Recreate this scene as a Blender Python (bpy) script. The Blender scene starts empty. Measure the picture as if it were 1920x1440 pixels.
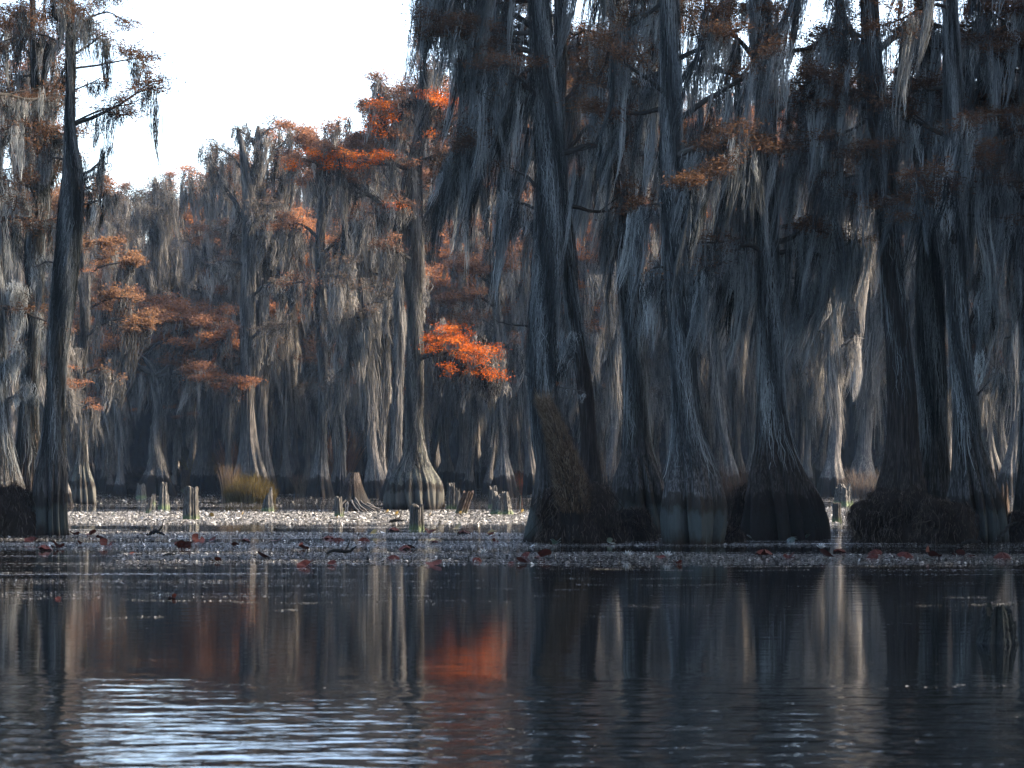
import bpy, math, random
import numpy as np

R = math.radians
scene = bpy.context.scene
COL = scene.collection

# ---------------------------------------------------------------- camera
F_PX, HOR, CAM_H = 4533.0, 869.0, 1.6          # focal length in photo pixels, horizon row, eye height
cam_d = bpy.data.cameras.new("camera")
cam = bpy.data.objects.new("camera", cam_d)
COL.objects.link(cam)
cam.location = (0, 0, CAM_H)
cam.rotation_euler = (R(90), 0, 0)
cam_d.sensor_width = 36.0
cam_d.lens = 36.0 * F_PX / 1920.0
cam_d.shift_y = (HOR - 720.0) / 1920.0
cam_d.clip_start = 0.5
cam_d.clip_end = 6000
cam_d.dof.use_dof = True
cam_d.dof.focus_distance = 56
cam_d.dof.aperture_fstop = 5.0
scene.camera = cam

# ---------------------------------------------------------------- light
SUN_AZ, SUN_EL = 79.0, 38.0                    # degrees clockwise from the view direction / above horizon
world = bpy.data.worlds.new("World")
scene.world = world
world.use_nodes = True
wn = world.node_tree
bg = wn.nodes["Background"]
sky = wn.nodes.new("ShaderNodeTexSky")
sky.sky_type = 'NISHITA'
sky.sun_disc = False
sky.sun_elevation = R(SUN_EL)
sky.sun_rotation = R(SUN_AZ)
sky.air_density = 1.0
sky.dust_density = 4.2
sky.ozone_density = 2.5
wn.links.new(sky.outputs[0], bg.inputs[0])
bg.inputs[1].default_value = 0.15
sun_d = bpy.data.lights.new("sun", 'SUN')
sun_d.energy = 4.8
sun_d.angle = R(0.6)
sun_d.color = (1.0, 0.83, 0.66)
sun = bpy.data.objects.new("sun", sun_d)
COL.objects.link(sun)
sun.location = (40, 40, 40)
sun.rotation_euler = (R(90 - SUN_EL), 0, R(180 - SUN_AZ))
scene.view_settings.view_transform = 'Standard'
scene.view_settings.look = 'None'
scene.view_settings.exposure = 2.85
scene.view_settings.gamma = 1.0
scene.cycles.use_denoising = True
scene.cycles.max_bounces = 6
scene.cycles.diffuse_bounces = 3
scene.cycles.glossy_bounces = 3
scene.cycles.transmission_bounces = 3
scene.cycles.volume_bounces = 0
scene.cycles.transparent_max_bounces = 8
scene.cycles.caustics_reflective = False
scene.cycles.caustics_refractive = False


def at(px, py, d):
    return np.array([(px - 960.0) / F_PX * d, d, CAM_H - (py - HOR) / F_PX * d])


def dist(by):
    return CAM_H * F_PX / (by - HOR)


# ---------------------------------------------------------------- objects
def tag(o, label=None, cat=None, group=None, kind=None):
    if label: o["label"] = label
    if cat: o["category"] = cat
    if group: o["group"] = group
    if kind: o["kind"] = kind
    return o


def thing(name, label, cat, loc, group=None):
    o = bpy.data.objects.new(name, None)
    o.empty_display_size = 0.3
    COL.objects.link(o)
    o.location = loc
    return tag(o, label, cat, group)


class MB:
    """collects quads with a per-vertex tint"""
    def __init__(self):
        self.v, self.q, self.c, self.n = [], [], [], 0

    def add(self, v, q, c=0.5):
        v = np.asarray(v, float).reshape(-1, 3)
        if not len(v): return
        self.v.append(v)
        self.q.append(np.asarray(q, int).reshape(-1, 4) + self.n)
        c = np.broadcast_to(np.asarray(c, float), (len(v),)) if np.ndim(c) < 1 or len(c) != len(v) else np.asarray(c, float)
        self.c.append(c)
        self.n += len(v)

    def ribbons(self, P, W, S, tint):
        """P[N,K,3] centre lines, W[N,K] widths, S[N,3] side direction, tint[N]"""
        N, K = P.shape[:2]
        if N == 0: return
        off = S[:, None, :] * W[:, :, None] * 0.5
        V = np.stack([P - off, P + off], 2).reshape(N, K * 2, 3)
        b = np.arange(K - 1) * 2
        q = np.stack([b, b + 1, b + 3, b + 2], 1)
        Q = (np.arange(N)[:, None, None] * (2 * K) + q[None]).reshape(-1, 4)
        self.add(V.reshape(-1, 3), Q, np.repeat(tint, 2 * K))

    def tubes(self, P, RR, n=4, tint=0.5):
        """batch of tubes; P[N,K,3], RR[N,K]"""
        P = np.asarray(P, float); RR = np.asarray(RR, float)
        if P.ndim == 2: P = P[None]; RR = RR[None]
        N, K = P.shape[:2]
        if N == 0: return
        T = np.gradient(P, axis=1)
        T /= np.linalg.norm(T, axis=2, keepdims=True) + 1e-9
        ref = np.where(np.abs(T[:, :1, 2:3]) > 0.8, np.array([1.0, 0, 0]), np.array([0, 0, 1.0]))
        A = np.cross(T, np.broadcast_to(ref, T.shape)); A /= np.linalg.norm(A, axis=2, keepdims=True) + 1e-9
        B = np.cross(T, A)
        th = np.arange(n) / n * 2 * np.pi
        V = P[:, :, None, :] + RR[:, :, None, None] * (np.cos(th)[None, None, :, None] * A[:, :, None, :] + np.sin(th)[None, None, :, None] * B[:, :, None, :])
        k = np.arange(K - 1)[:, None] * n; j = np.arange(n)[None]
        q = np.stack([k + j, k + (j + 1) % n, k + n + (j + 1) % n, k + n + j], 2).reshape(-1, 4)
        Q = (np.arange(N)[:, None, None] * (K * n) + q[None]).reshape(-1, 4)
        t = np.repeat(np.broadcast_to(tint, (N,)), K * n)
        self.add(V.reshape(-1, 3), Q, t)

    def build(self, name, mat, parent=None, origin=(0, 0, 0), smooth=False):
        V = np.concatenate(self.v) - np.asarray(origin, float)
        Q = np.concatenate(self.q); C = np.concatenate(self.c)
        me = bpy.data.meshes.new(name)
        me.vertices.add(len(V)); me.vertices.foreach_set("co", V.astype(np.float32).ravel())
        me.loops.add(Q.size); me.loops.foreach_set("vertex_index", Q.astype(np.int32).ravel())
        me.polygons.add(len(Q)); me.polygons.foreach_set("loop_start", (np.arange(len(Q)) * 4).astype(np.int32))
        me.polygons.foreach_set("use_smooth", np.full(len(Q), smooth, dtype=bool))
        a = me.attributes.new("tint", 'FLOAT', 'POINT'); a.data.foreach_set("value", C.astype(np.float32))
        me.update(calc_edges=True); me.validate()
        me.materials.append(mat)
        o = bpy.data.objects.new(name, me); COL.objects.link(o)
        if parent is not None: o.parent = parent
        return o


# ---------------------------------------------------------------- materials
def new_mat(name):
    m = bpy.data.materials.new(name); m.use_nodes = True
    nt = m.node_tree; nt.nodes.clear()
    return m, nt, nt.nodes.new("ShaderNodeOutputMaterial")


def node(nt, kind, **kw):
    n = nt.nodes.new("ShaderNode" + kind)
    for k, v in kw.items(): setattr(n, k, v)
    return n


def ramp(nt, src, stops, k=1.0):
    r = nt.nodes.new("ShaderNodeValToRGB"); e = r.color_ramp.elements
    while len(e) < len(stops): e.new(0.5)
    for el, (p, c) in zip(e, stops):
        el.position = p; el.color = (*(x * k for x in c), 1)
    nt.links.new(src, r.inputs[0]); return r.outputs[0]


def math_n(nt, op, a, b=None, clamp=False):
    n = nt.nodes.new("ShaderNodeMath"); n.operation = op; n.use_clamp = clamp
    for i, x in enumerate((a, b)):
        if x is None: continue
        if hasattr(x, "links"): nt.links.new(x, n.inputs[i])
        else: n.inputs[i].default_value = x
    return n.outputs[0]


def mix_c(nt, f, a, b, mode='MIX'):
    n = nt.nodes.new("ShaderNodeMix"); n.data_type = 'RGBA'; n.blend_type = mode
    for i, x in ((0, f), (6, a), (7, b)):
        if hasattr(x, "links"): nt.links.new(x, n.inputs[i])
        elif i == 0: n.inputs[0].default_value = x
        else: n.inputs[i].default_value = (*x, 1)
    return n.outputs[2]


def mapped(nt, scale, coord='Object'):
    tc = node(nt, "TexCoord"); mp = node(nt, "Mapping"); mp.inputs[3].default_value = scale
    nt.links.new(tc.outputs[coord], mp.inputs[0]); return mp.outputs[0]


def noise(nt, vec, scale, detail=3, rough=0.55):
    n = node(nt, "TexNoise"); n.inputs['Scale'].default_value = scale
    n.inputs['Detail'].default_value = detail; n.inputs['Roughness'].default_value = rough
    nt.links.new(vec, n.inputs['Vector']); return n.outputs[0]


def leafy(name, stops, trans=0.35, rand_amt=0.25, rough=0.8, k=0.5):
    """strand or leaf material: colour picked by the tint attribute and by the object"""
    m, nt, out = new_mat(name)
    at_ = node(nt, "Attribute", attribute_name="tint")
    oi = node(nt, "ObjectInfo")
    t = math_n(nt, 'ADD', at_.outputs['Fac'], math_n(nt, 'MULTIPLY', math_n(nt, 'SUBTRACT', oi.outputs['Random'], 0.5), rand_amt), True)
    c = ramp(nt, t, stops, k * 0.73)
    d = node(nt, "BsdfDiffuse"); d.inputs['Roughness'].default_value = rough
    tr = node(nt, "BsdfTranslucent")
    nt.links.new(c, d.inputs[0]); nt.links.new(c, tr.inputs[0])
    mx = node(nt, "MixShader"); mx.inputs[0].default_value = trans
    nt.links.new(d.outputs[0], mx.inputs[1]); nt.links.new(tr.outputs[0], mx.inputs[2])
    nt.links.new(mx.outputs[0], out.inputs[0])
    return m


def bark(name, dark, mid, light, wet, wet_lo=0.72, wet_hi=0.98, band=(0.02, 0.015, 0.012), bump=0.6, lichen=None, fine=1.0):
    m, nt, out = new_mat(name)
    v = mapped(nt, (9 * fine, 9 * fine, 0.55 * fine))
    n1 = noise(nt, v, 3.0, 5, 0.6)
    v2 = mapped(nt, (30 * fine, 30 * fine, 1.3 * fine))
    n2 = noise(nt, v2, 2.0, 4, 0.6)
    nn = math_n(nt, 'MULTIPLY_ADD', n2, 0.5); nt.links.new(math_n(nt, 'MULTIPLY', n1, 0.5), nn.node.inputs[2])
    c = ramp(nt, nn, [(0.36, dark), (0.5, mid), (0.64, light)])
    tc = node(nt, "TexCoord"); sp = node(nt, "SeparateXYZ"); nt.links.new(tc.outputs['Object'], sp.inputs[0])
    n3 = noise(nt, mapped(nt, (2.5, 2.5, 1.2)), 2.0, 3)
    zz = math_n(nt, 'ADD', sp.outputs[2], math_n(nt, 'MULTIPLY', math_n(nt, 'SUBTRACT', n3, 0.5), 0.7))
    if lichen:
        lm = math_n(nt, 'MULTIPLY', ramp(nt, n3, [(0.5, (0, 0, 0)), (0.62, (1, 1, 1))]), 0.6)
        c = mix_c(nt, lm, c, lichen)
    # flood mark: dark ring, then smooth silt-stained wood down to the water
    mr = node(nt, "MapRange"); mr.inputs[1].default_value = wet_lo; mr.inputs[2].default_value = wet_hi
    mr.inputs[3].default_value = 1; mr.inputs[4].default_value = 0; nt.links.new(zz, mr.inputs[0])
    wetc = mix_c(nt, n1, tuple(x * 0.45 for x in wet), wet)
    wetc = mix_c(nt, ramp(nt, math_n(nt, 'DIVIDE', zz, 1.0), [(0.03, (1, 1, 1)), (0.3, (0, 0, 0))]), wetc, band)
    bandm = ramp(nt, zz, [(wet_lo - 0.14, (0, 0, 0)), (wet_lo, (0.85,) * 3), (wet_hi - 0.05, (0.7,) * 3), (min(1, wet_hi + 0.0), (0.0,) * 3)])
    c = mix_c(nt, mr.outputs[0], c, wetc)
    c = mix_c(nt, bandm, c, band)
    oi = node(nt, "ObjectInfo")
    hs = node(nt, "HueSaturation"); nt.links.new(c, hs.inputs['Color'])
    nt.links.new(math_n(nt, 'MULTIPLY_ADD', oi.outputs['Random'], 0.2), hs.inputs['Value'])
    hs.inputs['Value'].links[0].from_node.inputs[2].default_value = 0.42
    p = node(nt, "BsdfPrincipled"); nt.links.new(hs.outputs[0], p.inputs['Base Color'])
    p.inputs['Roughness'].default_value = 0.9; p.inputs['Specular IOR Level'].default_value = 0.05
    b = node(nt, "Bump"); b.inputs['Strength'].default_value = bump; b.inputs['Distance'].default_value = 0.06
    nt.links.new(nn, b.inputs['Height']); nt.links.new(b.outputs[0], p.inputs['Normal'])
    nt.links.new(p.outputs[0], out.inputs[0])
    return m


M = {}
M['moss'] = leafy('spanish_moss', [(0.0, (0.01, 0.012, 0.012)), (0.3, (0.055, 0.062, 0.062)), (0.58, (0.19, 0.2, 0.195)), (1.0, (0.45, 0.46, 0.43))], 0.25, 0.15, k=1.1)
M['moss_far'] = leafy('spanish_moss_far', [(0.0, (0.02, 0.02, 0.02)), (0.35, (0.1, 0.096, 0.088)), (0.7, (0.3, 0.28, 0.245)), (1.0, (0.5, 0.46, 0.4))], 0.3, 0.2, k=0.72)
M['leaf_brown'] = leafy('brown_needles', [(0.0, (0.05, 0.034, 0.024)), (0.5, (0.13, 0.075, 0.045)), (0.85, (0.23, 0.12, 0.065)), (1.0, (0.3, 0.18, 0.1))], 0.4, 0.3, k=0.75)
M['leaf_rust'] = leafy('rust_needles', [(0.0, (0.10, 0.06, 0.042)), (0.4, (0.22, 0.115, 0.07)), (0.7, (0.36, 0.16, 0.08)), (1.0, (0.52, 0.2, 0.07))], 0.5, 0.7, k=0.95)
M['leaf_dull'] = leafy('dull_orange_needles', [(0.0, (0.07, 0.045, 0.032)), (0.5, (0.2, 0.11, 0.065)), (1.0, (0.36, 0.19, 0.09))], 0.45, 0.3, k=0.75)
M['leaf_orange'] = leafy('orange_needles', [(0.0, (0.3, 0.09, 0.03)), (0.5, (0.75, 0.15, 0.022)), (1.0, (0.9, 0.28, 0.05))], 0.55, 0.1, k=0.52)
M['leaf_bare'] = leafy('grey_needles', [(0.0, (0.05, 0.05, 0.045)), (0.6, (0.14, 0.12, 0.1)), (1.0, (0.25, 0.16, 0.11))], 0.4, 0.4, k=0.7)
M['bark'] = bark('cypress_bark', (0.01, 0.01, 0.009), (0.05, 0.047, 0.043), (0.15, 0.145, 0.135), (0.075, 0.085, 0.075), bump=1.0)
M['bark_brown'] = bark('brown_cypress_bark', (0.01, 0.008, 0.007), (0.045, 0.036, 0.03), (0.13, 0.11, 0.095), (0.03, 0.027, 0.024), bump=1.0)
M['bark_band'] = bark('banded_cypress_bark', (0.01, 0.01, 0.01), (0.06, 0.057, 0.053), (0.2, 0.195, 0.185), (0.085, 0.1, 0.093), band=(0.03, 0.022, 0.016), bump=1.0)
M['bark_pale'] = bark('pale_cypress_bark', (0.015, 0.016, 0.014), (0.06, 0.062, 0.055), (0.17, 0.165, 0.145), (0.13, 0.125, 0.105), bump=1.0, lichen=(0.12, 0.12, 0.09))
M['bark_far'] = bark('far_cypress_bark', (0.02, 0.02, 0.02), (0.09, 0.085, 0.078), (0.24, 0.215, 0.19), (0.022, 0.02, 0.018), wet_lo=0.8, wet_hi=1.0, bump=0.8, fine=0.6)
M['twig'] = leafy('twig_bark', [(0.0, (0.015, 0.014, 0.013)), (0.45, (0.06, 0.056, 0.05)), (1.0, (0.17, 0.155, 0.135))], 0.0, 0.3, k=1.0)
M['root'] = leafy('root_fibre', [(0.0, (0.012, 0.009, 0.007)), (0.5, (0.06, 0.045, 0.035)), (1.0, (0.26, 0.2, 0.16))], 0.1, 0.1)
M['fern'] = leafy('dead_fern', [(0.0, (0.03, 0.018, 0.01)), (0.5, (0.13, 0.085, 0.05)), (1.0, (0.34, 0.26, 0.18))], 0.35, 0.2, k=0.7)
M['grass_olive'] = leafy('olive_grass', [(0.0, (0.02, 0.012, 0.006)), (0.5, (0.14, 0.1, 0.035)), (1.0, (0.34, 0.27, 0.1))], 0.4, 0.1)
M['grass_pink'] = leafy('dry_grass', [(0.0, (0.1, 0.05, 0.035)), (0.5, (0.33, 0.18, 0.12)), (1.0, (0.5, 0.33, 0.22))], 0.4, 0.2)
M['grass_red'] = leafy('red_grass', [(0.0, (0.05, 0.09, 0.03)), (0.45, (0.12, 0.13, 0.05)), (0.55, (0.3, 0.08, 0.04)), (1.0, (0.42, 0.15, 0.07))], 0.4, 0.1)
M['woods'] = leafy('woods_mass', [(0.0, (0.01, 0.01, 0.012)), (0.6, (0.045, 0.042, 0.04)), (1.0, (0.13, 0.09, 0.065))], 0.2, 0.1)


def glossy_leaf(name, stops, rough=0.35, spec=0.5):
    m, nt, out = new_mat(name)
    a = node(nt, "Attribute", attribute_name="tint"); oi = node(nt, "ObjectInfo")
    t = math_n(nt, 'ADD', a.outputs['Fac'], math_n(nt, 'MULTIPLY', math_n(nt, 'SUBTRACT', oi.outputs['Random'], 0.5), 0.3), True)
    c = ramp(nt, t, stops, 0.36)
    p = node(nt, "BsdfPrincipled"); nt.links.new(c, p.inputs['Base Color'])
    p.inputs['Roughness'].default_value = rough; p.inputs['Specular IOR Level'].default_value = spec
    nt.links.new(p.outputs[0], out.inputs[0]); return m


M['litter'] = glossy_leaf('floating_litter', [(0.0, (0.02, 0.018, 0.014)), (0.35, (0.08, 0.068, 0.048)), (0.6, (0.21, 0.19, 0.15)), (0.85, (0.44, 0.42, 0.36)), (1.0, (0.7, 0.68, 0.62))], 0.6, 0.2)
M['lily_red'] = glossy_leaf('rust_lily', [(0.0, (0.03, 0.008, 0.006)), (0.5, (0.08, 0.016, 0.01)), (1.0, (0.16, 0.035, 0.014))], 0.8, 0.1)
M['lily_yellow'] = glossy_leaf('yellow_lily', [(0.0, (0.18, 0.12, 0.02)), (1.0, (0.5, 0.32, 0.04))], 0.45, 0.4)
M['lily_green'] = glossy_leaf('green_lily', [(0.0, (0.012, 0.035, 0.016)), (1.0, (0.035, 0.085, 0.045))], 0.35, 0.5)
M['petal'] = glossy_leaf('white_petal', [(0.0, (0.7, 0.7, 0.66)), (1.0, (0.85, 0.85, 0.8))], 0.5, 0.3)


def stump_mat(name, dark, mid, light, alg):
    m, nt, out = new_mat(name)
    n1 = noise(nt, mapped(nt, (26, 26, 1.6)), 2.0, 5, 0.6)
    c = ramp(nt, n1, [(0.38, dark), (0.52, mid), (0.66, light)], 0.24)
    tc = node(nt, "TexCoord"); sp = node(nt, "SeparateXYZ"); nt.links.new(tc.outputs['Object'], sp.inputs[0])
    n3 = noise(nt, mapped(nt, (6, 6, 3)), 2.0, 3)
    zz = math_n(nt, 'ADD', sp.outputs[2], math_n(nt, 'MULTIPLY', n3, 0.25))
    c = mix_c(nt, ramp(nt, zz, [(0.16, (1, 1, 1)), (0.3, (0, 0, 0))]), c, alg)
    p = node(nt, "BsdfPrincipled"); nt.links.new(c, p.inputs['Base Color'])
    p.inputs['Roughness'].default_value = 0.85; p.inputs['Specular IOR Level'].default_value = 0.15
    b = node(nt, "Bump"); b.inputs['Strength'].default_value = 0.9; b.inputs['Distance'].default_value = 0.02
    nt.links.new(n1, b.inputs['Height']); nt.links.new(b.outputs[0], p.inputs['Normal'])
    nt.links.new(p.outputs[0], out.inputs[0]); return m


M['stump'] = stump_mat('weathered_stump', (0.04, 0.037, 0.033), (0.16, 0.15, 0.13), (0.36, 0.33, 0.28), (0.05, 0.065, 0.03))
M['stump_brown'] = stump_mat('brown_stump', (0.03, 0.02, 0.014), (0.13, 0.08, 0.05), (0.26, 0.17, 0.11), (0.05, 0.05, 0.03))
M['stump_dark'] = stump_mat('mossy_dark_stump', (0.004, 0.005, 0.004), (0.014, 0.018, 0.012), (0.034, 0.042, 0.026), (0.004, 0.005, 0.004))


def water_mat():
    m, nt, out = new_mat('swamp_water')
    geo = node(nt, "NewGeometry"); sp = node(nt, "SeparateXYZ"); nt.links.new(geo.outputs['Position'], sp.inputs[0])
    p = node(nt, "BsdfPrincipled")
    p.inputs['Base Color'].default_value = (0.001, 0.0015, 0.002, 1)
    p.inputs['Roughness'].default_value = 0.03; p.inputs['IOR'].default_value = 1.33
    # gentle glassy undulation everywhere, a breeze patch in the near water
    def wave(sc, s, det=2.0):
        mp = node(nt, "Mapping"); mp.inputs[3].default_value = s
        nt.links.new(geo.outputs['Position'], mp.inputs[0])
        return noise(nt, mp.outputs[0], sc, det, 0.5)
    calm = wave(1.0, (0.9, 2.6, 1), 3)
    rip = wave(1.0, (3.2, 9.0, 1), 3)
    brz = node(nt, "MapRange"); brz.interpolation_type = 'SMOOTHSTEP'
    brz.inputs[1].default_value = 19; brz.inputs[2].default_value = 14.5; brz.inputs[3].default_value = 0.0; brz.inputs[4].default_value = 1.0
    wob = wave(1.0, (0.25, 0.25, 1), 1)
    nt.links.new(math_n(nt, 'ADD', sp.outputs[1], math_n(nt, 'MULTIPLY', math_n(nt, 'SUBTRACT', wob, 0.5), 6.0)), brz.inputs[0])
    h = math_n(nt, 'ADD', math_n(nt, 'MULTIPLY', calm, 0.0025), math_n(nt, 'MULTIPLY', rip, 0.0008))
    big = wave(1.0, (1.5, 3.2, 1), 2)
    h = math_n(nt, 'ADD', h, math_n(nt, 'MULTIPLY', math_n(nt, 'ADD', math_n(nt, 'MULTIPLY', big, 0.026), math_n(nt, 'MULTIPLY', rip, 0.005)), brz.outputs[0]))
    b = node(nt, "Bump"); b.inputs['Strength'].default_value = 1.0; b.inputs['Distance'].default_value = 1.0
    nt.links.new(h, b.inputs['Height']); nt.links.new(b.outputs[0], p.inputs['Normal'])
    # specks of pollen and duckweed drawn out into streaks
    mp = node(nt, "Mapping"); mp.inputs[3].default_value = (14, 9, 1); nt.links.new(geo.outputs['Position'], mp.inputs[0])
    spk = noise(nt, mp.outputs[0], 1.0, 4, 0.75)
    mp2 = node(nt, "Mapping"); mp2.inputs[3].default_value = (0.12, 0.9, 1); nt.links.new(geo.outputs['Position'], mp2.inputs[0])
    stk = noise(nt, mp2.outputs[0], 1.0, 3, 0.6)
    far = node(nt, "MapRange"); far.inputs[1].default_value = 22; far.inputs[2].default_value = 40
    far.inputs[3].default_value = -0.07; far.inputs[4].default_value = 0.05; nt.links.new(sp.outputs[1], far.inputs[0])
    s = math_n(nt, 'ADD', math_n(nt, 'ADD', spk, math_n(nt, 'MULTIPLY', stk, 0.55)), far.outputs[0])
    sm = ramp(nt, s, [(0.93, (0, 0, 0)), (0.985, (1, 1, 1))])
    d = node(nt, "BsdfPrincipled"); d.inputs['Base Color'].default_value = (0.12, 0.115, 0.105, 1)
    d.inputs['Roughness'].default_value = 0.5
    mx = node(nt, "MixShader"); nt.links.new(sm, mx.inputs[0])
    nt.links.new(p.outputs[0], mx.inputs[1]); nt.links.new(d.outputs[0], mx.inputs[2])
    nt.links.new(mx.outputs[0], out.inputs[0])
    return m


M['water'] = water_mat()

# ---------------------------------------------------------------- water
wb = MB()
wb.add([(-1500, -300, 0), (1500, -300, 0), (1500, 2500, 0), (-1500, 2500, 0)], [[0, 1, 2, 3]])
tag(wb.build('water', M['water']), 'dark still swamp water reflecting the cypress trees', None, None, 'structure')


# ---------------------------------------------------------------- growing trees
def unit(v):
    return v / (np.linalg.norm(v, axis=-1, keepdims=True) + 1e-9)


def smooth_path(pts, K):
    pts = np.asarray(pts, float)
    s = np.r_[0, np.cumsum(np.linalg.norm(np.diff(pts, axis=0), axis=1))]
    t = np.linspace(0, s[-1], K)
    out = np.empty((K, pts.shape[1]))
    n = len(pts)
    m = np.gradient(pts, s, axis=0) if n > 2 else np.repeat((pts[1:] - pts[:1]) / s[-1], 2, 0)
    i = np.clip(np.searchsorted(s, t) - 1, 0, n - 2)
    h = (s[i + 1] - s[i])[:, None]; u = ((t - s[i])[:, None]) / h
    out = (2*u**3-3*u**2+1)*pts[i] + (u**3-2*u**2+u)*h*m[i] + (-2*u**3+3*u**2)*pts[i+1] + (u**3-u**2)*h*m[i+1]
    return out


class Trunk:
    """centre line and radius by height; path rows (x, y, z, r)"""
    def __init__(self, rows, seed, butt=None, flutes=9, depth=0.3, squash=1.0):
        self.rows = np.asarray(rows, float); self.rng = np.random.default_rng(seed)
        self.P = smooth_path(self.rows, 90)
        self.flutes, self.depth, self.squash = flutes, depth * 1.7, squash
        self.ph = self.rng.uniform(0, 6.28, 12)
        self.fj = self.rng.uniform(0.5, 1.3, flutes)

    def centre(self, z):
        return np.stack([np.interp(z, self.P[:, 2], self.P[:, 0]), np.interp(z, self.P[:, 2], self.P[:, 1]), z], -1)

    def rad(self, z):
        return np.interp(z, self.P[:, 2], self.P[:, 3])

    def mesh(self, mb, nth=72, ridge=0.03, flute_top=3.2, z0=-0.25):
        zt = self.P[-1, 2]
        zs = np.r_[np.linspace(z0, 0, 3)[:-1], np.linspace(0, min(3.5, zt * .4), 26)[:-1], np.linspace(min(3.5, zt * .4), zt, 46)]
        th = np.arange(nth) / nth * 2 * np.pi
        c = self.centre(np.maximum(zs, 0)); c[:, 2] = zs
        r = self.rad(np.maximum(zs, 0)) * np.where(zs < 0, 1 - zs * 0.2, 1)
        A = self.depth * np.clip(1 - zs / flute_top, 0, 1) ** 1.3
        A = np.maximum(A, 0.05)
        ph = self.ph
        thw = th[None] + 0.16 * np.sin(2 * th[None] + ph[0]) + 0.1 * np.sin(3 * th[None] + ph[1]) + 0.10 * zs[:, None]
        fx = thw * self.flutes / (2 * np.pi)
        k = np.floor(fx).astype(int) % self.flutes
        lobe = np.abs(np.sin(np.pi * fx)) ** 0.8
        f = 1 - A[:, None] * (1 - lobe) * self.fj[k] * 1.2 + A[:, None] * 0.35 * (self.fj[k] - 0.9) * lobe
        fy = thw * self.flutes * 2.6 / (2 * np.pi) + ph[11]
        f = f - A[:, None] * 0.30 * (1 - np.abs(np.sin(np.pi * fy)) ** 0.7) * (0.6 + 0.4 * np.sin(5 * th[None] + ph[10]))
        rid = np.zeros_like(f)
        for j, kk in enumerate((13, 19, 27, 33)):
            rid += np.sin(kk * th[None] + ph[2 + j] + zs[:, None] * (0.5 - 0.3 * j) + 1.2 * np.sin(zs[:, None] * (1.1 + .3 * j) + ph[6 + j])) / (1 + .2 * j)
        f = f * (1 + ridge * rid * np.clip(0.35 + zs[:, None] * 0.7, 0, 1))
        f = f * (1 + 0.05 * np.sin(2 * th[None] + ph[10] + zs[:, None] * 0.6))
        X = c[:, 0][:, None] + r[:, None] * f * np.cos(th)[None]
        Y = c[:, 1][:, None] + r[:, None] * f * np.sin(th)[None] * self.squash
        Z = np.repeat(zs[:, None], nth, 1)
        V = np.stack([X, Y, Z], 2).reshape(-1, 3)
        K = len(zs)
        a = np.arange(K - 1)[:, None] * nth; j = np.arange(nth)[None]
        q = np.stack([a + j, a + (j + 1) % nth, a + nth + (j + 1) % nth, a + nth + j], 2).reshape(-1, 4)
        mb.add(V, q, 0.5)

    def wrap(self, mb, n, z0, z1, L, w, seed, out=0.07, bias=1.0, tint=0.45, thick=0.0, zmin=1.1):
        """moss hanging down along the trunk"""
        rng = np.random.default_rng(seed); L = L * 0.6; out = out * 0.35; thick *= 0.3
        if n <= 0: return
        zt = z0 + (z1 - z0) * rng.random(n) ** (1 / bias)
        Ls = L * rng.uniform(0.4, 1.3, n)
        th0 = rng.uniform(0, 2 * np.pi, n)
        K = 6; t = np.linspace(0, 1, K)
        z = np.maximum(zt[:, None] - Ls[:, None] * t[None], zmin + rng.uniform(0, .5 if zmin < 2 else 3.0, n)[:, None])
        c = self.centre(z.ravel()).reshape(n, K, 3); r = self.rad(z.ravel()).reshape(n, K)
        o = np.abs(rng.normal(0.3, 0.7, n))[:, None] * out * (0.5 + t[None] * 0.9) + 0.012 + thick * rng.random(n)[:, None]
        th = th0[:, None] + rng.normal(0, 0.10, (n, 1)) * t[None] + rng.normal(0, 0.07, (n, K))
        P = c.copy()
        P[..., 0] += (r + o) * np.cos(th); P[..., 1] += (r + o) * np.sin(th) * self.squash
        P[..., :2] += rng.normal(0, w * 0.5, (n, K, 2))
        S = np.stack([-np.sin(th0), np.cos(th0), 0 * th0], 1); S = unit(S + rng.normal(0, 0.5, (n, 3)))
        W = w * rng.uniform(0.6, 1.3, n)[:, None] * np.array([.4, 1, 1, 1, .7, .15])[None]
        tn = np.clip(tint + 0.22 * np.sin(th0 * 3 + zt * 1.7 + self.ph[0]) + rng.normal(0, 0.13, n), 0, 1)
        mb.ribbons(P, W, S, tn)


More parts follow.
